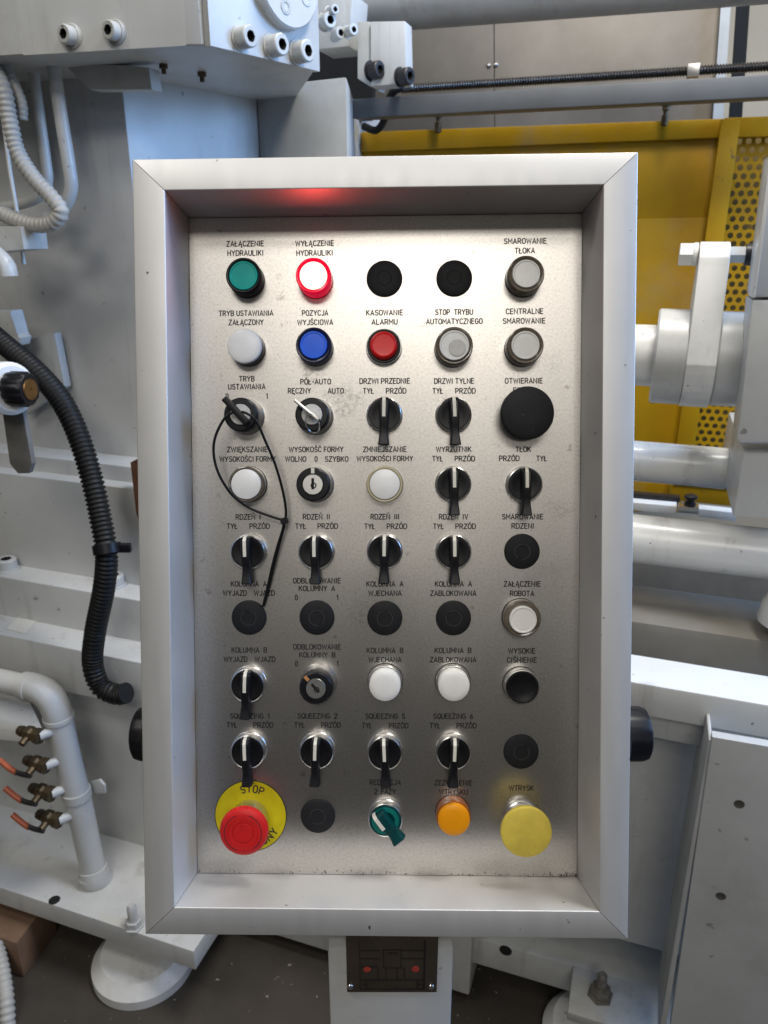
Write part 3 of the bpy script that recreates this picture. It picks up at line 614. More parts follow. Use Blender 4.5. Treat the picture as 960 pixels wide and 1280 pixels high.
# ---- stroke lettering -------------------------------------------------
def arc(cx, cy, rx, ry, a0, a1, n=7):
    return [(cx + rx * math.cos(rad(a0 + (a1 - a0) * k / n)), cy + ry * math.sin(rad(a0 + (a1 - a0) * k / n))) for k in range(n + 1)]
W_ = .58
def O_(w=W_): r = w / 2; return [arc(r, 1 - r, r, r, 0, 180) + arc(r, r, r, r, 180, 360) + [(w, 1 - r)]]
G = {
 'A': (.62, [[(0, 0), (.31, 1), (.62, 0)], [(.11, .3), (.51, .3)]]),
 'B': (.56, [[(0, 0), (0, 1), (.3, 1)] + arc(.3, .76, .22, .24, 90, -90) + [(.0, .52)], [(.3, .52)] + arc(.3, .26, .26, .26, 90, -90) + [(0, 0)]]),
 'C': (.54, [arc(.28, .71, .27, .29, 20, 180) + arc(.28, .29, .27, .29, 180, 340)]),
 'D': (.58, [[(0, 0), (0, 1), (.25, 1)] + arc(.25, .67, .33, .33, 90, 0) + arc(.25, .33, .33, .33, 0, -90) + [(0, 0)]]),
 'E': (.48, [[(.48, 1), (0, 1), (0, 0), (.48, 0)], [(0, .52), (.42, .52)]]),
 'F': (.46, [[(.46, 1), (0, 1), (0, 0)], [(0, .52), (.40, .52)]]),
 'G': (.58, [arc(.29, .71, .28, .29, 25, 180) + arc(.29, .29, .28, .29, 180, 360) + [(.57, .48), (.32, .48)]]),
 'H': (.56, [[(0, 0), (0, 1)], [(.56, 0), (.56, 1)], [(0, .52), (.56, .52)]]),
 'I': (.14, [[(.07, 0), (.07, 1)]]),
 'J': (.42, [[(.42, 1), (.42, .26)] + arc(.2, .24, .22, .24, 0, -150)]),
 'K': (.56, [[(0, 0), (0, 1)], [(.54, 1), (.02, .42)], [(.2, .58), (.56, 0)]]),
 'L': (.46, [[(0, 1), (0, 0), (.46, 0)]]),
 'M': (.68, [[(0, 0), (0, 1), (.34, .35), (.68, 1), (.68, 0)]]),
 'N': (.58, [[(0, 0), (0, 1), (.58, 0), (.58, 1)]]),
 'O': (W_, O_()),
 'P': (.54, [[(0, 0), (0, 1), (.28, 1)] + arc(.28, .73, .26, .27, 90, -90) + [(0, .46)]]),
 'Q': (W_, O_() + [[(.34, .24), (.60, -.06)]]),
 'R': (.56, [[(0, 0), (0, 1), (.28, 1)] + arc(.28, .74, .26, .26, 90, -90) + [(0, .48)], [(.28, .48), (.56, 0)]]),
 'S': (.54, [arc(.28, .75, .25, .25, 25, 255, 10) + arc(.27, .26, .27, .26, 70, -155, 10)]),
 'T': (.58, [[(0, 1), (.58, 1)], [(.29, 1), (.29, 0)]]),
 'U': (.56, [[(0, 1), (0, .28)] + arc(.28, .28, .28, .28, 180, 360) + [(.56, 1)]]),
 'W': (.86, [[(0, 1), (.2, 0), (.43, .9), (.66, 0), (.86, 1)]]),
 'V': (.58, [[(0, 1), (.29, 0), (.58, 1)]]),
 'Y': (.60, [[(0, 1), (.3, .45), (.6, 1)], [(.3, .45), (.3, 0)]]),
 'Z': (.54, [[(0, 1), (.54, 1), (0, 0), (.54, 0)]]),
 '0': (.42, O_(.42)), '1': (.2, [[(0, .78), (.2, 1), (.2, 0)]]),
 '2': (.50, [arc(.25, .75, .25, .25, 170, -30) + [(0, 0), (.5, 0)]]),
 '5': (.48, [[(.44, 1), (.06, 1), (.03, .56)] + arc(.22, .31, .26, .31, 110, -150, 9)]),
 '6': (.48, [[(.38, 1), (.08, .50)] + arc(.24, .28, .24, .28, 140, -220, 12)]),
 '-': (.3, [[(0, .45), (.3, .45)]]), ' ': (.12, []),
}
def glyph(ch):
    base = {'Ą': 'A', 'Ę': 'E', 'Ć': 'C', 'Ń': 'N', 'Ó': 'O', 'Ś': 'S', 'Ł': 'L'}.get(ch, ch); w_, st = G[base]; st = [list(s) for s in st]
    if ch in 'ĆŃÓŚ': st.append([(w_ / 2 - .06, 1.16), (w_ / 2 + .1, 1.32)])
    if ch in 'ĄĘ': st.append([(w_ - .04, 0), (w_ - .14, -.14), (w_ - .05, -.25), (w_ + .04, -.22)])
    if ch == 'Ł': st.append([(-.12, .42), (.24, .64)])
    return w_, st
def stroke(bm, pts, hw, z):
    P = [Vector((x, y, 0)) for x, y in pts]; Q = [P[0]]
    for p in P[1:]:
        if (p - Q[-1]).length > 1e-6: Q.append(p)
    P = Q; n = len(P); L = []; Rr = []
    for i in range(n):
        d0 = (P[i] - P[i - 1]).normalized() if i else (P[1] - P[0]).normalized()
        d1 = (P[i + 1] - P[i]).normalized() if i < n - 1 else d0
        if i == 0: d0 = d1
        nn = Vector((-(d0 + d1).y, (d0 + d1).x, 0))
        if nn.length < 1e-6: nn = Vector((-d0.y, d0.x, 0))
        nn.normalize(); c = max(.42, nn.dot(Vector((-d1.y, d1.x, 0)))); o = nn * (hw / c)
        e = Vector()
        if i == 0: e = -d1 * hw * .45
        if i == n - 1: e = d0 * hw * .45
        L.append(bm.verts.new(P[i] + o + e + Vector((0, 0, z)))); Rr.append(bm.verts.new(P[i] - o + e + Vector((0, 0, z))))
    for i in range(n - 1): bm.faces.new((Rr[i], Rr[i + 1], L[i + 1], L[i]))
def layout(text, gap=.25):
    x = 0; out = []
    for ch in text:
        w_, st = glyph(ch); out.append((x, w_, st)); x += w_ + gap
    return out, x - gap
CAPH = .00415
def inscription(text, px, py, wpx, parent=plate, m=INK):
    P = pl(px, py, 0); wm = (pl(px + wpx / 2, py) - pl(px - wpx / 2, py)).length
    lay, tw = layout(text); sx = wm / tw if tw > .5 else CAPH; bm = bmesh.new(); i = 0
    for x, w_, st in lay:
        for s in st:
            stroke(bm, [((x + a) * sx - wm / 2 if tw > .5 else (a - w_ / 2) * sx, (b - .5) * CAPH) for a, b in s], .00045, .00005 + .00002 * (i % 5)); i += 1
    o = mk('inscription', bm, m, parent, recalc=False); o.location = (P.x, P.y, 0); return o
T = '''ZAŁĄCZENIE 306.4 304.6 46|HYDRAULIKI 306.8 316.3 44.3|WYŁĄCZENIE 393.3 304.2 47.4|HYDRAULIKI 393.3 316.2 44.8|SMAROWANIE 656.5 301.3 52.6|TŁOKA 656 313.3 24.5
TRYB_USTAWIANIA 307.5 391.5 67.4|ZAŁĄCZONY 307.7 402.9 43|POZYCJA 393.9 391.2 32|WYJŚCIOWA 394 402.9 43.8|KASOWANIE 480.7 390.8 45.2|ALARMU 480.7 402.4 31.6
STOP__TRYBU 567.6 390.1 46.5|AUTOMATYCZNEGO 567.9 401.7 69.7|CENTRALNE 655.7 389.1 45.9|SMAROWANIE 655 401.1 52.3
TRYB 308.5 473.5 18.5|USTAWIANIA 308.5 483.4 46|0 283.9 495.4 2|1 333.6 495.4 2|PÓŁ-AUTO 394.6 477.1 37.5|RĘCZNY 374.3 488.6 28|AUTO 419.7 488.6 19.5
DRZWI_PRZEDNIE 480.9 476.3 62.3|TYŁ 460.5 488.6 12.6|PRZÓD 495.2 488.6 24.5|DRZWI_TYLNE 567.6 476.3 49|TYŁ 547.2 488.6 12.3|PRZÓD 581.8 488.6 24.5|OTWIERANIE 654.7 476 46.5|FORMY 655 487.8 26
ZWIĘKSZANIE 309.2 561.8 50|WYSOKOŚCI_FORMY 309.4 573.8 69.3|WYSOKOŚĆ_FORMY 395.2 561.8 67.4|WOLNO 369.6 573.8 25.5|0 395.1 573.8 2|SZYBKO 420.8 573.8 28.4
ZMNIEJSZANIE 481 561.6 53.6|WYSOKOŚCI_FORMY 481 573.3 69.7|WYRZUTNIK 567.2 561.6 43.3|TYŁ 546.9 573.3 12.3|PRZÓD 581.1 573.3 24.5|TŁOK 654.1 561.6 18.7|PRZÓD 636.6 573 24.5|TYŁ 677 573 12.3
RDZEŃ__I 310.3 646.2 30.5|TYŁ 290.2 657.7 12.5|PRZÓD 324.5 657.7 24.5|RDZEŃ__II 395.6 646 32.8|TYŁ 375.8 657.7 12.5|PRZÓD 409.7 657.7 24.5|RDZEŃ__III 481.2 645.9 35|TYŁ 462.1 657.9 12.3|PRZÓD 496.2 657.9 24.5
RDZEŃ__IV 566.9 645.9 35.5|TYŁ 548 657.9 12.3|PRZÓD 582 657.9 24.5|SMAROWANIE 653.3 645.9 50.7|RDZENI 653.4 657.5 27.1
KOLUMNA__A 311 729.8 44|WYJAZD 293.5 741.3 29|WJAZD 330.4 741.3 25.3|ODBLOKOWANIE 396.1 725.9 58.9|KOLUMNY__A 396.2 735.5 44.5|0 370.4 747 2|1 421.7 747 2|KOLUMNA__A 481.2 729.9 45.5|WJECHANA 481.3 741.5 40.7
KOLUMNA__A 566.8 729.9 45.5|ZABLOKOWANA 566.6 741.5 56.8|ZAŁĄCZENIE 652.8 729.9 45.2|ROBOTA 652.6 741.8 29.4
KOLUMNA__B 311.6 812.5 43.5|WYJAZD 294.5 824 28.9|WJAZD 331.3 824 25|ODBLOKOWANIE 396.4 808.6 58.9|KOLUMNY__B 396.7 818.5 44.3|0 370.6 829.7 2|1 421.9 829.7 2|KOLUMNA__B 481.3 813 45.2|WJECHANA 481.3 824.6 40.7
KOLUMNA__B 566.4 813 45.2|ZABLOKOWANA 566.4 824.6 57.2|WYSOKIE 652.2 813.6 32.9|CIŚNIENIE 652.3 825 36.5
SQUEEZING__1 312.2 895 48.2|TYŁ 289.8 906.2 12|PRZÓD 329.2 906.2 24|SQUEEZING__2 396.8 895 48.7|TYŁ 374.4 906.2 12|PRZÓD 413.7 906.2 23.7|SQUEEZING__5 481.5 895.3 48.8|TYŁ 458.7 907 11.5|PRZÓD 498.3 907 23.6
SQUEEZING__6 566.4 895.3 48.8|TYŁ 543.7 907 12|PRZÓD 583.2 907 24.2|REDUKCJA 481.6 977.8 38.1|2__FAZY 481.3 989.5 25.8|ZEZWOLENIE 566.7 978.5 46.2|WTRYSKU 566.7 990 35.2|WTRYSK 651.7 985 30'''
for row in T.split('\n'):
    for it in row.split('|'):
        t_, x, y, w_ = it.rsplit(' ', 3); inscription(t_.replace('_', ' '), float(x), float(y), float(w_))

# ---- buttons ----------------------------------------------------------
mmx = .001
cache = {}
def put(name, key, build, m, parent, loc=(0, 0, 0), rz=0, ang=30):
    if key not in cache:
        bm = bmesh.new(); build(bm); bmesh.ops.recalc_face_normals(bm, faces=bm.faces); sharp(bm, ang)
        me = bpy.data.meshes.new(name); bm.to_mesh(me); bm.free(); cache[key] = me
    me = cache[key]
    if (key, m.name) not in cache:
        me2 = me.copy(); me2.materials.clear(); me2.materials.append(m); cache[(key, m.name)] = me2
    o = bpy.data.objects.new(name, cache[(key, m.name)]); link(o, parent); o.location = loc; o.rotation_euler = (0, 0, rz); return o
def P_(*a): return [(r * mmx, z * mmx) for r, z in a]
def LB(prof, seg=56, mod=None): return lambda bm: lathe(bm, P_(*prof), seg, mod=mod)
def push(px, py, h, collar, cap, ring=None, label=None, part='push_button', wm=None):
    rc, hc, mcol = collar; P = pl(px, py, h * mmx); loc = (P.x, P.y, 0)
    rin = min(cap[0] + .35, rc - .5)
    prof = [(rc * .985, .3), (rc * .985, 3.2), (rc * .95, 3.6), (rc * .95, 4.6), (rc, 5), (rc, hc - 1.2), (rc - .35, hc - .3), (rc - 1.0, hc), (max(rin + .3, rc - 1.8), hc - .1), (rin, hc - .9), (rin, hc - 4), (0, hc - 4)]
    if ring: prof = [(rc * .98, .3), (rc, 1.2), (rc, hc - .9), (rc - .5, hc - .1), (rc - 1.1, hc), (rin, hc - .3), (rin, hc - 4), (0, hc - 4)]
    o = put(part, ('collar', rc, hc, rin, bool(ring)), LB(prof), mcol, pn, loc)
    if label: o['label'] = label
    r, z, dome, mcap = cap
    if dome == 'cone': cp = [(r, hc - 4), (r, z - 3.5), (r - 1.2, z - .6), (r - 2.2, z), (r - 2.8, z - .5), (0, z - .8)]
    elif dome == 'dish': cp = [(r, hc - 4), (r, z - 1), (r - .6, z), (r - 1.3, z - .05), (r - 3.5, z - .9), (r * .35, z - 1.3), (0, z - 1.35)]
    elif dome == 'rim': cp = [(r, hc - 4), (r, z - .7), (r - .5, z), (r - 1.4, z), (r - 1.9, z - .45), (0, z - .35)]
    elif dome == 'full': cp = [(r - .4, hc - 4), (r - .4, hc - .2), (r, hc + .2), (r, z - 2.2), (r - .5, z - .9), (r - 1.8, z - .25), (r - 5, z + .2), (0, z + .5)]
    else: cp = [(r, hc - 4), (r, z - .9), (r - .35, z - .25), (r - 1, z), (0, z + .15)]
    put('button_cap', ('cap', r, z, dome, hc), LB(cp), mcap, o)
    # blackened recess washer round the base
    if wm: put('chrome_ring', ('cring', rc), LB([(rc + .5, .0), (rc + 1.0, .8), (rc + .9, 4.5), (rc + .4, 5.4), (rc - .1, 5.4)]), wm, o)
    else: put('base_washer', ('wash', rc), LB([(rc + .35, .0), (rc + .35, .45), (rc * .9, .6)]), SMOKE if not ring else RUBBER, o)
    return o, loc

push(304, 344, 18, (14.6, 18, BLACK), (11.9, 17.6, 'rim', GREEN), label='green push button in a black bezel')
push(391.5, 344, 19, (14.6, 19, LITRED), (11.0, 19.2, 'flat', LIT), label='lit red push button glowing white')
push(658, 342, 18, (15.0, 17.5, CLEAR), (11.4, 18.4, 'rim', GREYW), label='grey translucent push button in a smoky bezel')
push(304.9, 431.9, 19, (14.4, 14, SMOKE), (14.3, 18.5, 'full', WHITE), label='white domed push button')
push(391.8, 431, 18, (14.8, 17, NAVY), (11.3, 18, 'rim', BLUE), label='blue push button in a dark blue bezel')
push(479.6, 431.4, 13, (14.2, 9, BLACK), (11.6, 15, 'cone', RED), ring=True, label='red push button in a black bezel over a chrome ring', wm=CHROME)
o, loc = push(568, 431.5, 18, (15.5, 16.5, CLEAR), (12.3, 18.4, 'rim', GREYW), label='translucent push button with a worn grey spot')
put('worn_spot', 'spot', LB([(7, 18.0), (6.6, 18.4), (0, 18.45)], 40), GREYD, o, (.0023, -.0022, .0002))
push(657, 431.5, 18, (15.0, 17.5, CLEAR), (11.6, 18.4, 'rim', GREYW), label='grey translucent push button in a smoky bezel')
for x, y in ((307.6, 605.4), (480.8, 605.4)):
    push(x, y, 14, (15.2, 14, CLEAR if x < 400 else YRIM), (12.7, 14.8, 'flat', WHITE), label='flat white push button')
push(654.2, 775, 17, (15.6, 13, CLEAR), (11.4, 17, 'rim', WHITE), label='white push button standing out of its bezel')
for x in (481, 567.6): push(x, 857.9, 19, (14.9, 8, CHROME), (13.3, 18.5, 'full', WHITE), ring=True, label='tall white push button in a chrome ring')
push(653, 859.3, 12, (14.9, 11, CHROME), (13.2, 12.3, 'dish', BLACK), ring=True, label='black push button in a chrome ring')
push(567.6, 1026.4, 19, (14.7, 13, DORANGE), (13.6, 18.5, 'full', ORANGE), label='orange signal lamp in an amber bezel')
# blanking caps
RINGM = mat('worn_moulded_ring', (.05, .052, .055), .5, spec=.3)
def blank(px, py):
    P = pl(px, py, .003)
    bc_ = put('blanking_cap', 'blank', LB([(15.0, 0), (15.1, .9), (14.6, 2.3), (13.6, 2.8), (6.3, 2.9), (6.1, 2.45), (5.7, 2.45), (5.5, 2.9), (0, 2.9)]), BLACKM, pn, (P.x, P.y, 0), random.uniform(0, 6))
    if py > 400: put('moulded_ring', 'mring', lambda bm: stroke(bm, [(.0064 * math.cos(rad(a)), .0064 * math.sin(rad(a))) for a in range(20, 345, 9)], .00028, .00296), RINGM, bc_, (0, 0, 0), random.uniform(0, 6))
for x, y in ((480.5, 347.5), (568, 347), (653, 689.5), (310.7, 772.4), (395.9, 772.4), (481, 773), (567, 773), (651.8, 940.4), (397, 1021)): blank(x, y)
# selector switches
def lever_mesh(bm):
    st = [(14.0, 3.1, 8, 13.0), (13.2, 3.6, 8, 17.0), (10.5, 3.8, 8, 19.6), (4, 3.7, 8, 20.4), (-4, 3.5, 8, 20.4), (-10, 3.3, 8, 19.6), (-14.5, 3.1, 9.6, 19.0), (-20, 3.7, 11.5, 19.6), (-25.0, 4.3, 13, 20.4), (-25.8, 4.0, 13.5, 20.0)]
    rings = []
    for y, hw, z0, z1 in st:
        b = .7
        rings.append([bm.verts.new((x * mmx, y * mmx, z * mmx)) for x, z in ((-hw - .5, z0), (hw + .5, z0), (hw, z1 - b - 1), (hw - .25, z1 - b), (hw - b - .3, z1), (-hw + b + .3, z1), (-hw + .25, z1 - b), (-hw, z1 - b - 1))])
    for a, b in zip(rings, rings[1:]):
        for k in range(8): bm.faces.new((a[k], b[k], b[(k + 1) % 8], a[(k + 1) % 8]))
    bm.faces.new(rings[0][::-1]); bm.faces.new(rings[-1])
def line_mesh(bm):
    pts = [(14.6, 12.6), (13.55, 17.3), (10.6, 19.95), (4, 20.75), (-2.6, 20.75)]; hw = 1.35; rings = []
    for i, (y, z) in enumerate(pts):
        rings.append([bm.verts.new((x * mmx, yy * mmx, zz * mmx)) for x, yy, zz in ((-hw, y, z), (hw, y, z), (hw, y - .3, z - .8), (-hw, y - .3, z - .8))])
    for a, b in zip(rings, rings[1:]):
        for k in range(4): bm.faces.new((a[k], b[k], b[(k + 1) % 4], a[(k + 1) % 4]))
    bm.faces.new(rings[0][::-1]); bm.faces.new(rings[-1])
def selector(px, py, rz=0, green=False):
    P = pl(px, py, .009); loc = (P.x, P.y, 0)
    o = put('selector_switch', 'selring', LB([(15.2, 0), (15.4, .8), (14.9, 1.4), (14.9, 7.3), (14.5, 8.4), (13.95, 8.8), (13.6, 8.6), (13.6, 5), (0, 5)]), CHROME, pn, loc)
    o['label'] = 'green selector switch turned to the left' if green else 'black lever selector switch in a chrome ring'
    a = DGREEN if green else BLACK
    put('knob_face', 'selface', LB([(13.5, 4), (13.5, 8.6), (13.1, 9.2), (12.3, 9.3), (9, 8.5), (4, 8.2), (0, 8.2)] if not green else [(13.5, 4), (13.5, 8.6), (13.1, 9.2), (12.3, 9.3), (9, 8.5), (4, 8.2), (0, 8.2)]), a, o, (0, 0, 0), rz)
    if green: put('green_ring', 'gring', LB([(11.8, 9.0), (11.6, 9.9), (8.2, 9.9), (7.9, 8.4)]), MGREEN, o)
    lv = put('lever', 'lever', lever_mesh, a, o, (0, 0, 0), rz)
    ln = put('indicator_line', 'line', line_mesh, LINE, o, (0, 0, 0), rz)
    if green:
        for q in (lv, ln): q.scale = (1.15, .86, .9)
        c, s = math.cos(rz), math.sin(rz); ln.location = (-.0031 * c, -.0031 * s, .0003)
        lv.scale = (1.4, .76, .85)
    else:
        ln.location.x = -.0001
for x, y in ((480.3, 518), (567.5, 518), (567.2, 605.2), (656.5, 605.5), (309.3, 690.5), (394.6, 690.5), (480.7, 689.8), (567.5, 690.2), (309, 857.6), (309.2, 940.8), (395.4, 940.8), (481, 942.3), (567.2, 942)):
    selector(x, y, rad(random.uniform(-3, 2.5)))
selector(481.7, 1026, rad(38), True)
# key locks
def keylock(px, py, h, rz, mark, mm_, label):
    P = pl(px, py, h * mmx); loc = (P.x, P.y, 0)
    o = put('key_lock', ('lockbase', h), LB([(15.3, 0), (15.5, .8), (15.1, 1.6), (15.1, h * .35), (14.7, h * .4), (14.7, h * .48), (14.3, h * .52), (13, h * .52), (0, h * .52)]), CHROME, pn, loc); o['label'] = label
    put('collar', ('lockcol', h), LB([(13.8, h * .52), (14.1, h * .56), (14.1, h - 3), (13.7, h - 1), (12.6, h - .1), (9.2, h), (8.7, h - .5), (8.7, h - 3), (0, h - 3)]), BLACK, o)
    put('lock_core', ('lockcore', h), LB([(8.5, h - 3), (8.5, h - .2), (8.1, h + .4), (0, h + .4)]), CHROME if mark else GREYD, o)
    if mark:
        c, s = math.cos(rz), math.sin(rz)
        put('position_mark', ('mark', h), lambda bm: box(bm, -.0014, .0014, .0091, .0137, (h - .9) * mmx, (h + .12) * mmx), mm_, o, (0, 0, 0), rz)
        put('keyway', ('keyway', h), lambda bm: (box(bm, -.0011, .0011, -.0040, .0052, (h + .2) * mmx, (h + .55) * mmx)), DARK, o, (0, 0, 0), rz)
        put('keyway_shoulder', ('keysh', h), LB([(2.6, h + .3), (2.5, h + .5), (1.5, h + .5)], 24), SMOKE, o, (.0006, -.0008, 0))
    return o, Vector(loc)
o1, k1 = keylock(300.4, 518, 25, rad(42), False, None, 'key lock with a black key tied by a cable tie')
o2, k2 = keylock(389.8, 518, 25, rad(50), False, None, 'key lock with a silver key and split ring')
keylock(391, 605.6, 24, 0, True, LINE, 'empty key lock with keyway upright and a cream mark on top')
keylock(394.8, 860.8, 24, rad(42), True, MARK, 'empty key lock turned left with an orange mark')
# mushroom buttons
def mush(px, py, h, rh, head, label, kn=None, base=CHROME, rim=True):
    P = pl(px, py, h * mmx); loc = (P.x, P.y, 0)
    o = put('mushroom_button', ('mbase', h), LB([(15.4, 0), (15.6, 1), (15.1, 2), (15.1, 5), (14.0, 6), (14.0, 9), (13.2, 11), (9, 12), (9, h - 11), (0, h - 11)]), base, pn, loc); o['label'] = label
    return o, loc
o, loc = mush(660, 515.8, 27, 22.4, BLACKM, 'large black mushroom button', base=SMOKE)
put('mushroom_head', 'mh1', LB([(9, 14), (19, 16.5), (21.5, 19), (21.6, 24.5), (21.0, 26.3), (19.5, 27), (8, 27.5), (0, 27.6)], 72), BLACKM, o)
o, loc = mush(658.2, 1041, 31, 22, YELLOW, 'large yellow mushroom button')
put('mushroom_head', 'mh2', LB([(9, 17), (15, 18), (19.5, 22), (21.2, 27), (21.2, 29.5), (20.6, 30.7), (19.2, 31.2), (8, 32.2), (0, 32.4)], 72), YELLOW, o)
# emergency stop with yellow legend plate
Pd = pl(313.3, 1019.7, .001)
lp = put('legend_plate', 'legend', LB([(31.4, 0), (31.4, .9), (31.1, 1.1), (0, 1.1)], 96), YDISC, pn, (Pd.x, Pd.y, 0)); lp['label'] = 'yellow round legend plate reading STOP'
put('legend_rim', 'legrim', LB([(31.45, .2), (31.45, 1.18), (30.8, 1.2), (30.75, .9)], 96), INK, lp)
def arctext(text, R_, a_mid, cap, flip, hw, sx=1.0, gap=.22):
    lay, tw = layout(text, gap); bm = bmesh.new(); i = 0
    for x, w_, st in lay:
        for s in st:
            dense = []
            for (p, q) in zip(s, s[1:]):
                for k in range(3): dense.append((p[0] + (q[0] - p[0]) * k / 3, p[1] + (q[1] - p[1]) * k / 3))
            dense.append(s[-1]); pts = []
            for a_, b_ in dense:
                off = ((x + a_) - tw / 2) * cap * sx / R_
                if not flip: th = a_mid - off; rr = R_ + (b_ - .5) * cap
                else: th = a_mid + off; rr = R_ - (b_ - .5) * cap
                pts.append((rr * math.cos(th), rr * math.sin(th)))
            stroke(bm, pts, hw, .0012 + .00003 * (i % 4)); i += 1
    o = mk('inscription', bm, INK, lp, recalc=False); return o
arctext('STOP', .0240, rad(86), .0062, False, .00055, 1.0, .32)
arctext('AWARYJNY', .0245, rad(-86), .0062, True, .00055, 1.12, .30)
P = pl(303.7, 1041.4, .031)
o = put('emergency_stop_button', 'estop_base', LB([(15.4, 1), (15.8, 1.6), (15.4, 3), (15.1, 8), (14.2, 10), (13.4, 16), (11.5, 18), (0, 18)]), CHROME, pn, (P.x, P.y, 0)); o['label'] = 'red emergency stop mushroom button'
def km(k, r, h): return 1 + (.018 if (k % 3 == 0 and .017 < h < .0285 and r > .018) else 0)
put('mushroom_head', 'mh3', LB([(9, 17), (16, 19), (19.4, 22), (20.3, 25), (20.0, 28), (19.0, 30), (17.5, 30.9), (15.2, 31.3), (12.9, 31.5), (12.6, 31.1), (12.3, 31.5), (9.0, 31.4), (8.7, 30.9), (8.3, 30.9), (8.0, 31.5), (0, 31.6)], 150, km), EMRED, o)
def arcs(bm):
    for a0, a1 in ((70, -55), (110, 250)):
        stroke(bm, [(.0155 * math.cos(rad(a0 + (a1 - a0) * k / 26)), .0155 * math.sin(rad(a0 + (a1 - a0) * k / 26))) for k in range(27)], .0004, .03128 + .00008)
put('direction_arrow', 'arcs', arcs, mat('dark_red_groove', (.12, .01, .012), .6), o)

# ---- keys, split ring and cable tie (they rest in the locks: things of their own)
def world(p): return PM @ Vector(p)
kb = thing('key', 'black flat key turned left in the lock under TRYB USTAWIANIA', 'key', mw=PM @ Matrix.Translation(k1 + Vector((0, 0, .0256))) @ Matrix.Rotation(rad(42), 4, 'Z'))
bm = bmesh.new(); box(bm, -.0027, .0027, -.0105, .0168, .0015, .010, .0009); mk('key_bow', bm, BLACK, kb)
bm = bmesh.new(); box(bm, -.0009, .0009, -.0045, .0045, -.003, .003); mk('key_blade', bm, CHROME, kb)
ks = thing('key', 'silver key with split ring turned left in the lock under PÓŁ-AUTO', 'key', mw=PM @ Matrix.Translation(k2 + Vector((0, 0, .0256))) @ Matrix.Rotation(rad(50), 4, 'Z'))
bm = bmesh.new(); box(bm, -.0013, .0013, -.0085, .0165, .0015, .011, .0005); mk('key_bow', bm, CHROME, ks)
bm = bmesh.new(); box(bm, -.0007, .0007, -.0042, .0042, -.003, .003); mk('key_blade', bm, CHROME, ks)
bm = bmesh.new()
c = Vector((.0, 0, 0)); ring = []
cen = k2 + Vector((.0012, -.0080, .0300)); ex = Vector((1, .05, .25)).normalized(); ey = Vector((-.12, .80, .62)).normalized()
for k in range(48):
    a = 4 * math.pi * k / 47; ring.append(world(cen + ex * .0058 * math.cos(a) + ey * .0092 * math.sin(a) + Vector((0, 0, .0008 * k / 47))))
tube(bm, ring, .00062, .0008, 8); o = mk('split_ring', bm, CHROME); tag(o, 'small silver split ring hanging from the silver key', 'key ring')
ct = thing('cable_tie', 'long black cable tie looped through the black key and hanging down', 'cable tie')
L1 = [(302, 515, .033), (308, 516.5, .034), (320, 526, .033), (331.6, 551, .029), (344.6, 582.4, .024), (354, 616, .019), (357.5, 640, .0155), (356, 651, .0145)]
L2 = [(356, 651, .0145), (340, 646, .016), (316, 637, .018), (300, 627, .020), (286, 613.6, .023), (272.5, 590, .026), (267, 566, .028), (269.5, 545, .030), (280, 524, .032), (290, 516, .033), (298, 513.5, .033)]
L3 = [(355.5, 652, .0145), (353.7, 662, .013), (344.6, 694, .009), (334, 738.6, .005), (329, 758, .0035)]
def flat_strap(pts, hw, ht):
    q = [world(pl(x, y, h)) for x, y, h in pts]; bm = bmesh.new(); Pq = spline(q, .002); n = len(Pq)
    nz = (PM.to_3x3() @ Vector((0, 0, 1))).normalized(); rings = []
    for i in range(n):
        T_ = (Pq[min(i + 1, n - 1)] - Pq[max(i - 1, 0)]).normalized(); sx = T_.cross(nz).normalized(); up = sx.cross(T_)
        w0 = hw(i / (n - 1)) if callable(hw) else hw
        rings.append([bm.verts.new(Pq[i] + sx * a * w0 + up * b * ht) for a, b in ((-1, -.5), (-.6, -1), (.6, -1), (1, -.5), (1, .5), (.6, 1), (-.6, 1), (-1, .5))])
    for a, b in zip(rings, rings[1:]):
        for k in range(8): bm.faces.new((a[k], b[k], b[(k + 1) % 8], a[(k + 1) % 8]))
    bm.faces.new(rings[0][::-1]); bm.faces.new(rings[-1]); return bm
mk('loop_strand', flat_strap(L1, .00105, .0007), BLACK, ct, 50); mk('loop_strand', flat_strap(L2, .00105, .0007), BLACK, ct, 50)
mk('tail', flat_strap(L3, lambda t: .0012 + .0004 * math.sin(t * 3.14), .0007), BLACK, ct, 50)
Pk = world(pl(355.5, 651, .0145)); bm = bmesh.new(); bmesh.ops.create_cube(bm, size=1)
bmesh.ops.bevel(bm, geom=list(bm.edges), offset=.12, segments=2, affect='EDGES')
bmesh.ops.transform(bm, matrix=Matrix.Translation(Pk) @ (PM.to_3x3() @ Matrix.Rotation(rad(12), 3, 'Z')).to_4x4() @ Matrix.Diagonal((.0064, .0054, .0050, 1)), verts=bm.verts); mk('tie_head', bm, BLACK, ct, 50)

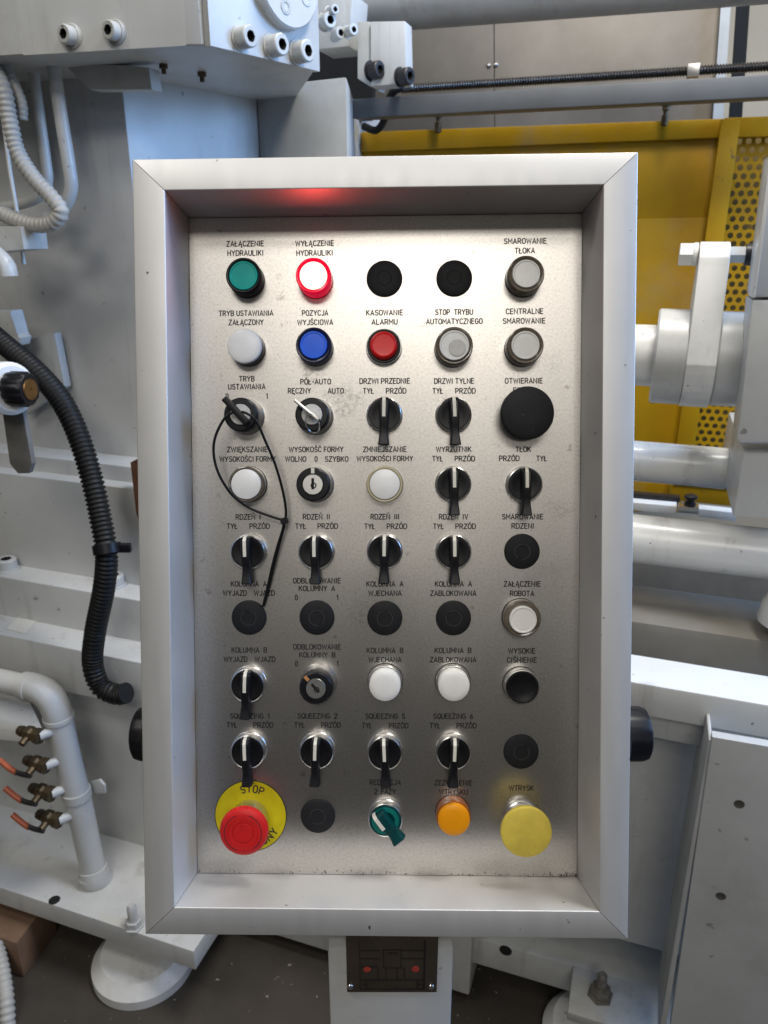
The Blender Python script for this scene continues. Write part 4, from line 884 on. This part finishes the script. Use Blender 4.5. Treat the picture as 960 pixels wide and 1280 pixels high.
# ---- pedestal ---------------------------------------------------------
pd = thing('pedestal', 'white square post with a brown diagram plate under the control panel', 'post')
frontb = PM @ flat(oc[2], D); backb = PM @ flat(oc[2], -.03)
pv = frontb.y + .012
def on_y(px, py, y): d = ray(px, py); return CAM + d * (y / d.y)
a = on_y(409, 1172, pv); b = on_y(568, 1172, pv)
yf = pv; zt_ = min(frontb.z, backb.z) + .004
bm = bmesh.new(); box(bm, a.x, b.x, yf, yf + .10, 0, zt_, .003); mk('post', bm, PAINT, pd)
bm = bmesh.new(); box(bm, a.x - .05, b.x + .05, yf - .04, yf + .18, 0, .012, .002); mk('base_plate', bm, PAINT, pd)
def py_(px, py, off=0): p = on_y(px, py, yf); return (p.x, p.z)
def yrect(name, px0, py0, px1, py1, off, th, m, parent, bev=0):
    x0, z1_ = py_(px0, py0); x1, z0_ = py_(px1, py1); x1b = py_(px1, py1)[0]
    x0 = py_(px0, (py0 + py1) / 2)[0]; x1 = py_(px1, (py0 + py1) / 2)[0]
    bm = bmesh.new(); box(bm, x0, x1, yf - off - th, yf - off, z0_, z1_, bev); return mk(name, bm, m, parent)
np_ = yrect('nameplate', 433, 1150, 547, 1237, .0005, .002, NAMEP, pd, .0006)
for x in (438, 539):
    p = on_y(x, 1233.5, yf - .0025); bm = bmesh.new(); lathe(bm, [(.0026, 0), (.0022, .001), (0, .0013)], 16, p, (0, -1, 0)); mk('screw', bm, CHROME, pd)
nl = [(449, 1172, 449.8, 1232), (530, 1172, 530.8, 1232), (449, 1184, 475, 1184.8), (449, 1194, 475, 1194.8), (503, 1184, 530, 1184.8), (503, 1194, 530, 1194.8), (479, 1183, 479.8, 1206), (501, 1183, 501.8, 1206), (479, 1183, 501, 1183.8), (479, 1205.5, 501, 1206.3),
      (450, 1204, 472, 1204.8), (472, 1204, 472.8, 1220), (482, 1206, 482.8, 1221), (496, 1206, 496.8, 1221), (505, 1204, 505.8, 1220), (450, 1220.5, 530, 1221.3), (450, 1232, 530, 1232.8), (458, 1221, 458.8, 1232), (521, 1221, 521.8, 1232), (452, 1226, 458, 1226.8), (521, 1226, 528, 1226.8), (484, 1187, 497, 1187.7)]
bm = bmesh.new()
for (x0, y0, x1, y1) in nl:
    (xa, za), (xb, zb2) = py_(x0, y0), py_(x1, y1); i = nl.index((x0, y0, x1, y1)); box(bm, xa, max(xb, xa + .0004), yf - .0029 - .00002 * i, yf - .0024, min(zb2, za - .0004), za)
mk('diagram_lines', bm, NLINE, np_)
for x in (459, 519.5):
    p = on_y(x, 1211, yf - .0025); bm = bmesh.new(); lathe(bm, [(.0030, 0), (.0030, .0006), (0, .0007)], 20, p, (0, -1, 0)); mk('red_dot', bm, REDDOT, np_)
